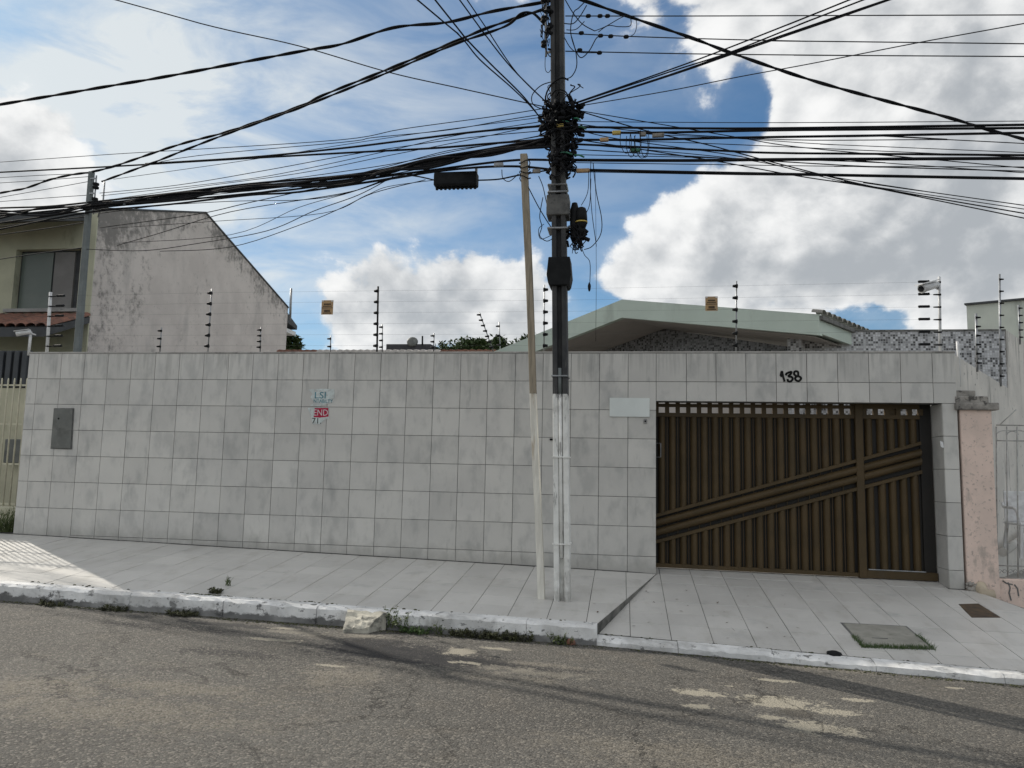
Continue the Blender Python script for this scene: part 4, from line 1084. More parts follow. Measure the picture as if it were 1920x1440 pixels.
for i, (cx, cy, w, h) in enumerate(((1183, 275, 8, 20), (1192, 272, 10, 22), (1203, 275, 12, 22), (1174, 268, 10, 20), (1209, 270, 8, 26))):
    loop([(cx-w, cy-h), (cx-w*1.1, cy), (cx-w*.3, cy+h*.9), (cx+w*.6, cy+h*.8), (cx+w, cy), (cx+w*.8, cy-h)], .004, lo_)
# the tangle itself
def tangle(name, px, py, rx, rz, n, lab, Y=-1.5, ry=.2, rr=(.004, .011), loose=.3):
    mb = MB(); c0 = W(px, py, Y)
    for i in range(n):
        a0, zz = random.uniform(0, 6.28), random.uniform(-1, 1)
        rad = random.uniform(.5, 1.0)*math.sqrt(max(.12, 1-zz*zz*.8))
        span = random.uniform(1.0, 5.0); pts = []; k = 9
        tx, ty = random.gauss(0, .28), random.gauss(0, .28)
        if random.random() < loose: rad *= random.uniform(1.05, 1.55); span = random.uniform(.8, 2.2)
        ph, am = random.uniform(0, 6.28), random.uniform(.03, .25)
        for j in range(k):
            a = a0+span*j/(k-1)
            wob = 1+.22*math.sin(ph*2+j*1.3)
            pts.append(c0+Vector((math.cos(a)*rx*rad*wob, math.sin(a)*ry*rad, zz*rz+am*math.sin(ph+j*.9)*rz*1.5+(tx*math.cos(a)*rx+ty*math.sin(a)*ry)*2)))
        mb.tube(smooth_path(pts, 3), random.uniform(*rr), 5)
    for i in range(int(n*.35)):                # knots and clamps caught in the wires
        a = random.uniform(0, 6.28); zz = random.uniform(-1, 1)
        q = c0+Vector((math.cos(a)*rx*random.uniform(.8, 1.25), math.sin(a)*ry, zz*rz)); d = Vector((random.gauss(0, 1), random.gauss(0, .5), random.gauss(0, 1))).normalized()
        mb.tube([q-d*.035, q, q+d*.035], random.uniform(.012, .026), 6)
    return tag(obj(name, mb, M['black_cable']), lab, 'cable tangle')
tangle('cable_tangle', 1052, 238, .20, .19, 95, 'dense black tangle of cables tied round the pole')
tangle('cable_tangle', 1052, 300, .145, .16, 60, 'lower black cable tangle above the grey pole clamp')
tangle('cable_tangle', 1054, 206, .21, .06, 40, 'black cable knots at the top of the big tangle')
tangle('cable_tangle', 1082, 442, .085, .14, 34, 'black tangle of cable ends below the bell closure', -1.52, .07, (.003, .008))
tangle('cable_tangle', 1024, 50, .05, .30, 22, 'loose wires round the rack at the pole head', -1.6, .06, (.003, .007))
for px, py, w in ((1054, 226, 26), (1082, 222, 12), (1092, 238, 14), (1062, 286, 22), (1086, 291, 18)):
    c = W(px, py, -1.66); k = w/1440*8.4/2
    tag(obj('green_strap', MB().tube([c+Vector((-k, .02, .012)), c+Vector((0, -.005, 0)), c+Vector((k, .03, -.012))], .010, 6), M['green_plastic']), 'short green strap in the pole cable tangle', 'strap', 'green straps in the tangle')

# ------------------------------------------------------------------ electric fence on the wall
def fence_post(bx_, tx, n, label, group, Y=.1, mt='black', r=.011, side_=1, ins=(.026, .05), zextra=0.0, cat='fence post', insm='black'):
    a, b_ = W(bx_[0], bx_[1], Y), W(tx[0], tx[1], Y)
    o = thing('electric_fence_post', a, label, cat, group)
    obj('rod', MB().tube([a-Vector((0, 0, .05)), b_], r, 6), M[mt], o)
    for i in range(n):
        c_ = a.lerp(b_, (i+.55)/n)
        obj('insulator', MB().tube([c_+Vector((-.012*side_, -.01, 0)), c_+Vector((side_*ins[1]*.3, -.012, 0)), c_+Vector((side_*ins[1], -.012, 0))], lambda u: ins[0]*(1.1-.5*u), 7), M[insm], o)
    return a, b_
GF = 'electric fence posts along the tiled wall'
tops = []
tops.append(fence_post((88, 660), (95, 548), 6, 'white electric fence post near the left wall end', GF, mt='white_metal', r=.022, side_=1, ins=(.012, .10)))
tops.append(fence_post((390, 660), (397, 541), 6, 'black fence post against the mouldy gable', GF, r=.009, side_=-1, mt='steel'))
tops.append(fence_post((707, 660), (709, 537), 6, 'black fence post right of the left yellow sign', GF, side_=-1, r=.013))
tops.append(fence_post((1020, 660), (1021, 534), 6, 'black fence post between leaning post and utility pole', GF, side_=1, mt='steel', r=.008))
tops.append(fence_post((1380, 660), (1381, 527), 6, 'black fence post right of the right yellow sign', GF, side_=-1, mt='steel', r=.010))
tops.append(fence_post((1763, 660), (1761, 519), 6, 'white fence post carrying the white camera', GF, mt='white_metal', r=.017, side_=-1, ins=(.013, .075)))
for (tp, sg) in ((tops[-1], -1), (tops[0], 1)):
    for i in range(6):
        c_ = tp[0].lerp(tp[1], (i+.55)/6)+Vector((sg*.19, -.03, .005))
        tag(obj('strain_insulator', MB().tube([c_-Vector((.062, 0, .004)), c_-Vector((.05, 0, 0)), c_+Vector((.05, 0, 0)), c_+Vector((.062, 0, .004))], .017, 8), M['black']), 'black strain insulator on the fence wires beside the '+('white camera post, ' if sg < 0 else 'left white post, ')+['lowest', 'second from bottom', 'third from bottom', 'third from top', 'second from top', 'topmost'][i], 'insulator', 'strain insulators on the fence wires')
wires = thing('fence_wires', tops[2][0], 'fine parallel electric fence wires over the tiled wall', 'wires')
for k in range(6):
    mb = MB()
    pts = [t[0].lerp(t[1], (k+.55)/6)+Vector((0, -.03, 0)) for t in tops]
    pts = [pts[0]-Vector((.3, 0, 0))]+pts
    mb.tube(pts, .0008, 4)
    obj('wire', mb, M['wire'], wires)
GRR = 'far fence posts on the rear walls'
for bx_, tx, n, Y, lab, mt in (((300, 658), (303, 614), 3, 4.5, 'short far fence post before the gable, left one', 'steel'), ((488, 657), (489, 614), 4, 4.5, 'short far fence post before the gable, right one', 'steel'),
        ((620, 658), (620, 629), 2, 5.5, 'short far fence post under the left yellow sign', 'steel'), ((717, 658), (717, 608), 4, 5.5, 'far fence post just right of a tall black one', 'steel'),
        ((813, 658), (814, 625), 3, 5.5, 'short far fence post at the dark roof end', 'steel'), ((926, 657), (899, 586), 7, 5.0, 'tilted far fence post over the dark green tree', 'steel'), ((938, 657), (936, 604), 3, 5.5, 'thin upright far fence post beside the tilted one', 'steel')):
    fence_post(bx_, tx, n, lab, GRR, Y=Y, mt=mt, r=.012, side_=-1, ins=(.024, .07))
# warning signs hung on the wires
for px, py, lab, n in ((614, 576, 'small yellow brown warning sign hung on the wires, left one', 0), (1334, 569, 'small yellow brown warning sign hung before the mint gable', 1)):
    s = thing('warning_sign', W(px, py+14, .06), lab, 'sign', 'warning signs on the electric fence')
    a, b_ = W(px-11.5, py+14, .06), W(px+11.5, py-13, .06)
    obj('plate', MB().box((a.x, .052, a.z), (b_.x, .058, b_.z)), M['tag_orange'], s)
    h = b_.z-a.z; w = b_.x-a.x
    obj('border', MB().box((a.x+.01*0, .0495, a.z+h*.44), (b_.x, .0518, a.z+h*.48)), M['rust'], s)
    for zz, ww, hh in ((.72, .6, .10), (.58, .75, .06), (.25, .5, .16), (.10, .7, .06)):
        obj('print_bar', MB().box(((a.x+b_.x)/2-w*ww/2, .0495, a.z+h*zz-h*hh/2), ((a.x+b_.x)/2+w*ww/2, .0518, a.z+h*zz+h*hh/2)), M['rust'], s)
    for k in (.1, .9): obj('rivet', MB().box((a.x+w*k-.012, .049, b_.z-.02), (a.x+w*k+.012, .0519, b_.z-.005)), M['white_metal'], s)
# cameras
def cctv(p, d, lab, s=1.0):
    o = thing('security_camera', p, lab, 'security camera', 'security cameras on the wall')
    d = Vector(d).normalized()
    obj('housing', MB().tube([p, p+d*.03*s, p+d*.15*s, p+d*.19*s], lambda u: (.026+.012*u)*s, 10), M['white_metal'], o)
    obj('hood', MB().bar(p+d*.02*s+Vector((0, 0, .036*s)), p+d*.22*s+Vector((0, 0, .04*s)), .075*s, .008*s, (0, 0, 1)), M['white_metal'], o)
    obj('lens', MB().tube([p+d*.19*s, p+d*.2*s], .024*s, 10), M['black'], o)
    obj('arm', MB().tube([p+d*.05*s, p+Vector((0, .03, -.05))*s-d*.05*s], .011*s, 6), M['white_metal'], o)
cctv(W(1757, 533, .1), (-.85, -.5, -.32), 'white security camera clamped to the right fence post', 1.5)
cctv(W(58, 622, .1), (-.9, -.35, -.22), 'white security camera at the left wall end')
a = W(54, 660, .12); b_ = W(58, 622, .12)
tag(obj('camera_mast', MB().tube([a-Vector((0, 0, .05)), b_], .019, 8), M['white_metal']), 'short white mast under the left security camera', 'mast')

# ------------------------------------------------------------------ mint gable house behind
HD = Vector((.57, .82, 0)).normalized(); HW = Vector((.82, -.57, 0)).normalized()
HR = W(1537, 608, 1.5)
h0 = (HR.x, HR.y); hw = (HW.x, HW.y)
def hp(px, py): return V2(px, py, h0, hw)
house = thing('mint_house', (8.5, 4.5, .3), 'pale mint gabled house with grey mosaic front behind the wall', 'house')
tl, ap, tr = hp(924, 660), hp(1166, 561.5), hp(1536, 589.5)
bl, ab, br = hp(1008, 655), hp(1168, 592), hp(1534, 625)
ul = (tl-ap).normalized(); tl2 = ap+ul*(tl-ap).length*1.9; 
ulb = (bl-ab).normalized(); bl2 = ab+ulb*((tl2-ap).length)
bl2 = Vector((tl2.x, tl2.y, bl2.z))
ab = Vector((ap.x, ap.y, ab.z)); br = Vector((tr.x, tr.y, br.z))
obj('left_eave', MB().prism([tl2, ap, ab, bl2], HD*7), M['mint'], house)
obj('right_eave', MB().prism([ap, tr, br, ab], HD*7), M['mint'], house)
e = .012
def dn(p, k): return p+Vector((0, 0, -k))
obj('soffit', MB().prism([dn(bl2, e)+HD*.12, dn(ab, e)+HD*.12, dn(ab, e+.012)+HD*.12, dn(bl2, e+.012)+HD*.12], HD*3.5), M['soffit'], house)
obj('soffit', MB().prism([dn(ab, e)+HD*.12, dn(br, e)+HD*.12-HW*.12, dn(br, e+.012)+HD*.12-HW*.12, dn(ab, e+.012)+HD*.12], HD*3.5), M['soffit'], house)
obj('lip', MB().prism([bl2, ab, dn(ab, .03), dn(bl2, .03)], HD*.1), M['mint'], house)
obj('lip', MB().prism([ab, br, dn(br, .03), dn(ab, .03)], HD*.1), M['mint'], house)
# gable wall: its own plane, deep under the eaves
dep = 1.35
gw = [dn(bl2, .03)+HD*dep, dn(ab, .03)+HD*dep, dn(br, .03)+HD*dep-HW*.55]
gw = [Vector((gw[2].x, gw[2].y, .1)), gw[2], gw[1], gw[0], Vector((gw[0].x, gw[0].y, .1))]
obj('front_wall', MB().prism(gw, HD*.15), M['mosaic_house_shaded'], house)
cx_ = V2(1490, 640, (h0[0]+HD.x*.75, h0[1]+HD.y*.75), hw)
obj('column', MB().prism([cx_+HW*-.12+Vector((0, 0, -3)), cx_+HW*.11+Vector((0, 0, -3)), cx_+HW*.11+Vector((0, 0, .17)), cx_-HW*.12+Vector((0, 0, .17))], HD*.2), M['mosaic'], house)
sp = V2(1345, 614, (h0[0]+HD.x*1.3, h0[1]+HD.y*1.3), hw)
obj('spotlight', MB().lathe(sp, [(.02, -.06), (.05, -.05), (.05, -.01), (.02, .0)], 10), M['black'], house)
# roof tiles along the right hand eave
side_dir = HD
nt = 16
for i in range(nt):
    s0 = tr+HD*(.05+i*.2)+Vector((0, 0, .02)); out = (HW*.02)
    mb = MB(); n = 6
    slope = (tr-ap).normalized()
    for k, q in enumerate((s0-slope*.10+Vector((0, 0, .0)), s0+slope*.06)):
        for j in range(n):
            a = math.pi*j/(n-1)
            mb.v.append(tuple(q+HD*(.085*math.cos(a))+Vector((0, 0, .06*math.sin(a)))))
    for j in range(n-1): mb.f.append((j, j+1, n+j+1, n+j)); mb.s.append(True)
    o = obj('roof_tile', mb, M['terracotta'] if i >= nt-3 else M['old_tile'], house)
gut = MB().prism([tr+HW*.004+Vector((0, 0, -.02)), tr+HW*.05+Vector((0, 0, -.02)), tr+HW*.05+Vector((0, 0, -.08)), tr+HW*.004+Vector((0, 0, -.08))], HD*3.3)
obj('gutter', gut, M['old_tile'], house)
# white yard wall glimpsed through the gate openings
yw = MB().box((7.6, 3.2, .1), (13.2, 3.35, 2.9))
tag(obj('yard_wall', yw, M['pinkish']), 'white yard wall seen through the gate openings', 'wall')

# mosaic side wall and divider along the right boundary
DP = (12.26, .06)
def dv(px, py): return V2(px, py, DP, (HD.x, HD.y))
corner = dv(1885, 618)
zt_d = 2.93
divd = thing('divider_wall', (12.4, .4, .2), 'stained grey plaster side wall behind the pink pier', 'wall')
c1 = Vector((corner.x, corner.y, 0))
s0 = Vector((DP[0], DP[1], 0))
d_low = dv(1885, 726).z
obj('low_length', MB().prism([s0+Vector((0, 0, -.1)), c1+Vector((0, 0, -.1)), c1+Vector((0, 0, d_low+.0)), s0+Vector((0, 0, dv(1796, 668).z))], -HW*.14), M['divider'], divd)
far = c1+HD*9
obj('tall_length', MB().prism([c1+HD*.002+Vector((0, 0, -.1)), far+Vector((0, 0, -.1)), far+Vector((0, 0, corner.z)), c1+HD*.002+Vector((0, 0, corner.z))], -HW*.14), M['divider'], divd)
ml_ = W(1560, 620, corner.y)
mw = MB().box((ml_.x-.6, corner.y, .1), (corner.x-.01, corner.y+.15, corner.z-.02))
tag(obj('mosaic_wall', mw, M['mosaic']), 'white and grey mosaic clad wall right of the mint house', 'wall')
obj_c = MB().box((ml_.x-.6, corner.y-.012, corner.z-.019), (corner.x, corner.y+.16, corner.z+.006))
cp_ = obj('mosaic_wall_cap', obj_c, M['old_tile']); tag(cp_, 'thin dark cap along the mosaic clad wall', 'wall cap')
a, b_ = W(1812, 573, 14), W(1920, 563, 14)
fz = (b_.z-a.z)/(b_.x-a.x)*12
fb = thing('far_building', (a.x+4, 16, .2), 'plain grey green building wall at the far right', 'building')
obj('wall', MB().prism([(a.x, 14, 0), (a.x+12, 14, 0), (a.x+12, 14, a.z+fz), (a.x, 14, a.z)], (4.5, 6, 0)), M['far_green'], fb)
obj('roof_edge', MB().prism([(a.x-.1, 13.9, a.z), (a.x+12, 13.9, a.z+fz), (a.x+12, 13.9, a.z+fz+.05), (a.x-.1, 13.9, a.z+.05)], (4.6, 6.2, 0)), M['dark_fascia'], fb)
# posts on the divider
GDV = 'fence posts along the right side wall'
for bx_, tx, n, lab, s_ in (((1832, 690), (1830, 588), 6, 'grey fence post on the side wall, nearest the white camera post', .0), ((1876, 718), (1874, 514), 9, 'tall grey fence post before the mosaic wall end', .0), ((1912, 640), (1910, 572), 5, 'row of black insulators at the far right edge', 0)):
    a = dv(*bx_); Y = a.y
    fence_post(bx_, tx, n, lab, GDV, Y=Y-.04, mt='steel', r=.015, side_=1, ins=(.016, .05))
a = W(1798, 690, .25)
tag(obj('conduit_bend', MB().tube([W(1795, 640, .25), W(1797, 665, .25), W(1799, 725, .25)], .018, 8), M['white_metal']), 'short white conduit on the wall behind the pier', 'pipe')

# ------------------------------------------------------------------ pink pier, low wall, railing
YP = -.02
pier = thing('pink_pier', W(1835, 1110, YP), 'faded pink gate pier with stepped mouldy cap', 'pier')
xa, xb = 12.262, W(1861, 800, YP).x
zp1 = W(1830, 768, YP).z; zp0 = W(1830, 1108, YP).z
obj('shaft', MB().box((xa, YP, zp0-.1), (xb, YP+.45, zp1)), M['pink'], pier, bevel=.012, seg=2)
def capst(x0, x1, y0, y1, name='cap_stone', d=.0):
    p_, q_ = W(x0, y1, YP-.05), W(x1, y0, YP-.05)
    return obj(name, MB().box((p_.x, YP-.05+d, p_.z), (q_.x, YP+.48-d, q_.z)), M['old_stone'], pier, bevel=.012, seg=2)
capst(1794, 1874, 755, 768); capst(1796, 1857, 742, 754.7, d=.05); capst(1798, 1838, 730, 741.7, d=.12)
mb = MB()
for i in range(34):
    px, py = random.uniform(1810, 1834), random.uniform(1094, 1118)
    c_ = W(px, py, YP-.012); s_ = random.uniform(.012, .035)
    mb.lathe(c_, [(s_*.6, -s_*.5), (s_, 0), (s_*.5, s_*.5)], 5, (random.uniform(-1, 1), -1, random.uniform(-.5, .5)))
obj('crumbled_base', mb, M['old_stone'], pier)['kind'] = 'stuff'
pc = W(1842, 1108, YP-.04)
cp = MB()
pts = [W(1838, 1098, YP+.02), W(1842, 1108, YP-.06), W(1852, 1115, YP-.10), W(1864, 1116, YP-.11)]
cp.tube(smooth_path(pts, 4), .062, 12)
tag(obj('clay_pipe', cp, M['clay_pipe']), 'short pale clay drain pipe at the foot of the pink pier', 'pipe')
low = thing('low_wall', W(1895, 1125, .0), 'low cracked pink wall under the scrolled railing', 'wall')
zl1, zl0 = W(1890, 1086, .02).z, W(1890, 1130, .02).z
obj('wall_body', MB().box((xb+.004, .02, zl0-.2), (17, .22, zl1)), M['pink'], low, bevel=.01)
mb = MB()
for pts in ([(1890, 1092), (1894, 1102), (1892, 1112), (1896, 1126)], [(1902, 1096), (1908, 1104), (1910, 1118)], [(1880, 1089), (1888, 1094), (1899, 1096)]):
    q = [W(px, py, .017) for px, py in pts]
    for p_, q_ in zip(q[:-1], q[1:]): mb.bar(p_, q_, .014, .006, (0, 1, 0))
obj('crack', mb, M['grout'], low)
rl = thing('scroll_railing', W(1890, 1085, .1), 'wrought iron railing with scrolls right of the pink pier', 'railing')
YR = .10
for px in (1870, 1889.5, 1909, 1928, 1948):
    obj('bar', MB().tube([W(px, 1083, YR), W(px-2, 800, YR)], .008, 6), M['rail_paint'], rl)
def rrail(py, r=.008): 
    a_ = W(1868, py, YR); return obj('rail', MB().tube([a_, a_+Vector((1.6, 0, 0))], r, 6), M['rail_paint'], rl)
rrail(797); rrail(826); rrail(1060); rrail(1083, .011)
for px in (1879, 1899, 1919):
    for sg in (-1, 1):
        c_ = W(px+sg*4.5, 1072, YR); mb = MB()
        mb.tube([c_+Vector((math.cos(a)*(.028-.0035*a), 0, math.sin(a)*(.03-.0035*a))) for a in [i*.5 for i in range(14)]], .005, 5)
        obj('scroll', mb, M['rail_paint'], rl)
for px in (1889, 1909):
    c_ = W(px, 815, YR); mb = MB(); mb.tube([c_+Vector((math.cos(a)*.12, 0, math.sin(a)*.05)) for a in [math.pi*i/10 for i in range(11)]], .006, 5)
    obj('arch', mb, M['rail_paint'], rl)
mb = MB(); mb.tube([W(1875, 796, YR), W(1888, 784, YR), W(1905, 768, YR)], .006, 5); obj('spear', mb, M['rail_paint'], rl)
# plastic pipe and broken chair behind the railing
a, b_ = V2(1880, 1036, (12.75, .5), (HD.x, HD.y)), V2(1940, 994, (12.75, .5), (HD.x, HD.y))
tag(obj('plastic_pipe', MB().tube([a, b_, b_+(b_-a)], .055, 12), M['pvc']), 'thick white plastic pipe along the stained side wall', 'pipe')
ch = thing('plastic_chair', (13.55, .9, .25), 'white plastic chair cropped by the right edge', 'chair')
cz = .30
cc = W(1935, 1045, .9)
def cpt(dx, dy, dz): return Vector((cc.x+dx, .9+dy, cc.z+dz))
obj('seat', MB().box(tuple(cpt(-.22, -.2, .40)), tuple(cpt(.22, .22, .43))), M['white_metal'], ch, bevel=.01)
obj('backrest', MB().prism([cpt(-.2, .2, .43), cpt(.2, .2, .43), cpt(.17, .28, .82), cpt(-.17, .28, .82)], (0, .025, 0)), M['white_metal'], ch, bevel=.008)
for sx in (-1, 1):
    for sy in (-1, 1): obj('leg', MB().bar(cpt(.19*sx, .18*sy, .4), cpt(.23*sx, .22*sy, 0), .035, .035, (1, 0, 0)), M['white_metal'], ch)
    obj('armrest', MB().tube(smooth_path([cpt(.22*sx, -.2, .40), cpt(.25*sx, -.2, .6), cpt(.25*sx, .1, .62), cpt(.2*sx, .25, .66)], 4), .02, 6), M['white_metal'], ch)

# ------------------------------------------------------------------ left neighbour
HX, HK = -3.95, 1.45
def xpl(px, py, X):
    r = ray(px, py); return CAM+r*((X-CAM.x)/r.x)
e0, rdg, bk = xpl(185, 393, HX), xpl(385, 400, HX), xpl(540, 578, HX)
lh_ = thing('gable_house', (HX-4, e0.y, .5), 'two storey olive house with mouldy white gable side', 'house')
prof = [(e0.y, 0), (bk.y, 0), (bk.y, bk.z), (rdg.y, rdg.z), (e0.y, e0.z)]
obj('gable_wall', MB().prism([(HX, y, z) for y, z in prof], (-.25, 0, 0)), M['gable_wall'], lh_)
YF = e0.y
def fx(px, py, d=0.0): return W(px, py, YF+d)
XW = HX-.25
zs, zh = fx(80, 580).z, fx(80, 467).z
xw0, xw1 = fx(28, 500).x, fx(150, 500).x
ztop = e0.z-.05
for nm, x0, x1, z0, z1 in (('front_wall', -16, xw0, 0, ztop), ('front_wall', xw0, xw1, 0, zs), ('front_wall', xw0, xw1, zh, ztop), ('front_wall', xw1, XW-.002, 0, ztop)):
    obj(nm, MB().box((x0, YF, z0), (x1, YF+.25, z1)), M['olive_wall'], lh_)
corner_strip = obj('corner_post', MB().box((XW+.0, YF-.03, 0), (HX+.01, YF-.002, e0.z-.1)), M['olive_wall'], lh_)
win = obj('window', MB().box((xw0, YF+.18, zs), (xw1, YF+.2, zh)), M['dark_fascia'], lh_)
xm = fx(92, 500).x
obj('pane', MB().box((xw0+.05, YF+.15, zs+.05), (xm-.03, YF+.179, zh-.05)), M['glass'], win)
obj('pane', MB().box((xm+.03, YF+.13, zs+.05), (xw1-.25, YF+.179, zh-.05)), M['curtain'], win)
obj('sill', MB().box((xw0-.1, YF-.12, zs-.08), (XW-.01, YF-.004, zs)), M['concrete'], lh_)
# roof: slopes and the dark overhang at the front
ov = 1.1
obj('roof', MB().prism([(HX-.26, e0.y-ov, e0.z-.42), (HX-.26, rdg.y, rdg.z-.12), (HX-.26, rdg.y, rdg.z-.28), (HX-.26, e0.y-ov, e0.z-.62)], (-12, 0, 0)), M['dark_fascia'], lh_)
obj('roof', MB().prism([(HX-.26, rdg.y+.002, rdg.z-.12), (HX-.26, bk.y+.4, bk.z-.25), (HX-.26, bk.y+.4, bk.z-.42), (HX-.26, rdg.y+.002, rdg.z-.28)], (-12, 0, 0)), M['dark_fascia'], lh_)
obj('wall_capping', MB().prism([(HX+.03, e0.y-.02, e0.z+.004), (HX+.03, rdg.y, rdg.z+.004), (HX+.03, bk.y+.02, bk.z+.004), (HX+.03, bk.y+.02, bk.z+.05), (HX+.03, rdg.y, rdg.z+.05), (HX+.03, e0.y-.02, e0.z+.05)], (-.3, 0, 0)), M['dark_fascia'], lh_)
p_ = xpl(541, 575, HX)
obj('rear_eave', MB().prism([Vector((HX-.1, bk.y, bk.z-.05)), Vector((HX-.1, bk.y+1.1, bk.z-.45)), Vector((HX-.1, bk.y+1.1, bk.z-.6)), Vector((HX-.1, bk.y, bk.z-.45))], (-4, 0, 0)), M['dark_fascia'], lh_)
obj('rear_gutter', MB().box((HX-2, bk.y+.05, bk.z-.85), (HX-.1, bk.y+1.0, bk.z-.70)), M['white_metal'], lh_)
# clay tile awning over the entrance
aw = thing('tiled_awning', W(40, 640, 5.0), 'weathered red clay tile awning on the olive house', 'awning')
a1, a0 = W(84, 592, 5.9), W(84, 612, 4.7)
for i in range(12):
    xx = a0.x-.10-i*.24
    mb = MB(); n = 6
    for q in ((xx, a0.y, a0.z), (xx, a1.y+.15, a1.z+.03)):
        for j in range(n):
            an = math.pi*j/(n-1); mb.v.append((q[0]+.12*math.cos(an), q[1], q[2]+.08*math.sin(an)))
    for j in range(n-1): mb.f.append((j+1, j, n+j, n+j+1)); mb.s.append(True)
    obj('clay_tile', mb, M['terracotta'], aw)
obj('awning_deck', MB().prism([(a0.x, a0.y, a0.z-.02), (a0.x, a1.y+.15, a1.z+.0), (a0.x, a1.y+.15, a1.z-.15), (a0.x, a0.y, a0.z-.22)], (-3.2, 0, 0)), M['dark_fascia'], aw)
# garden boundary, louver gate and bars
YB = 2.6
a, b_ = W(-60, 727, YB), W(48, 950, YB)
nw = tag(obj('yellow_wall', MB().box((a.x-4, YB, .2), (W(90, 900, YB).x, YB+.15, a.z)), M['yellow_wall']), 'cream yellow garden wall behind the bars', 'wall')
lv = thing('louver_gate', W(20, 727, YB), 'dark slatted louver panel behind the cream bars', 'gate')
z1 = W(20, 657, YB).z
obj('frame', MB().box((a.x-3, YB+.03, a.z+.002), (W(52, 700, YB).x, YB+.08, z1)), M['dark_fascia'], lv)
x_ = W(50, 700, YB).x-.05
for i in range(14): obj('slat', MB().box((x_-.05-i*.16, YB-.03, a.z+.01), (x_+.05-i*.16, YB+.028, z1-.01)), M['dark_louver'], lv, bevel=.006)
mt_ = W(14, 868, 2.3)
tag(obj('meter_cage', MB().box((mt_.x-.2, 2.42, mt_.z), (mt_.x+.12, 2.59, mt_.z+.42)), M['lid'], bevel=.01), 'grey utility box behind the cream bars', 'utility box')
YBR = .36
br_ = thing('bar_fence', (-1.5, YBR, .5), 'cream painted vertical bar fence at the left edge', 'fence')
zt0, zb0 = W(20, 709, YBR).z, W(20, 946, YBR).z
x_ = W(43, 800, YBR).x
for i in range(46):
    xx = x_-i*.104
    obj('bar', MB().tube([(xx, YBR, zb0-.02), (xx, YBR, zt0-.03), (xx, YBR, zt0)], lambda u: .0115 if u < .9 else .006, 6), M['cream_bar'], br_)
for py in (722, 795, 870, 945):
    zr = W(20, py, YBR).z
    obj('rail', MB().bar((x_-5, YBR+.014, zr), (x_+.06, YBR+.014, zr), .024, .010, (0, 1, 0)), M['cream_bar'], br_)
fw = tag(obj('low_wall', MB().box((x_-6, YBR-.08, .3), (XL-.01, YBR+.1, zb0-.03)), M['yellow_wall'], bevel=.01), 'low cream wall under the bar fence', 'wall')

# ------------------------------------------------------------------ back of the lot
YRW = 6.2
rw = thing('rear_wall', W(700, 660, YRW), 'low rear wall topped with red clay tiles', 'wall')
za = W(700, 659, YRW).z
x0, x1 = W(100, 659, YRW).x, W(935, 659, YRW).x
obj('wall_body', MB().box((x0, YRW, .2), (x1, YRW+.2, za-.02)), M['plaster'], rw)
xx = W(527, 659, YRW).x
i = 0
while xx < x1:
    mb = MB(); n = 5
    for yy, rz in ((YRW-.08, 0), (YRW+.35, .05)):
        for j in range(n):
            an = math.pi*j/(n-1); mb.v.append((xx+.075*math.cos(an), yy, za-.02+rz+.055*math.sin(an)))
    for j in range(n-1): mb.f.append((j+1, j, n+j, n+j+1)); mb.s.append(True)
    mb.f.append(tuple(range(n))); mb.s.append(False)
    obj('clay_tile', mb, M['terracotta'] if xx > W(820, 659, YRW).x or xx < W(600, 659, YRW).x else M['pinkish'], rw)
    xx += .155; i += 1
YD = 24
a, b_ = W(724, 656, YD), W(835, 645, YD)
dr = thing('dark_rooftop', W(780, 660, YD), 'dark flat far roof with a dish on it', 'building')
obj('walls', MB().box((a.x+.3, YD+.3, 0), (b_.x-.8, YD+5, a.z)), M['far_dark'], dr)
obj('roof', MB().prism([(a.x, YD, a.z), (b_.x, YD, a.z-.05), (b_.x-.7, YD, b_.z), (a.x, YD, b_.z)], (0, 6, 0)), M['far_dark'], dr)
c_ = W(772, 645, YD-.1)
sdish = thing('satellite_dish', c_, 'small grey satellite dish on the dark far roof', 'satellite dish')
obj('dish', MB().lathe(c_+Vector((0, .1, .12)), [(.26, 0), (.22, .05), (.13, .08), (.02, .1)], 14, (.2, -1, .4)), M['lid'], sdish)
obj('stem', MB().tube([c_+Vector((0, .15, -.1)), c_+Vector((0, .12, .12))], .03, 6), M['steel'], sdish)
c_ = W(792, 648, YD)
tag(obj('aerial_mast', MB().tube([c_, W(792, 630, YD)], .04, 6), M['black']), 'short aerial mast on the dark far roof', 'mast')
c_ = W(546, 600, 9)
tag(obj('vent_pipe', MB().tube([W(544, 600, 9), W(546, 541, 9)], .03, 6), M['steel']), 'thin grey vent pipe beside the gable end', 'pipe')

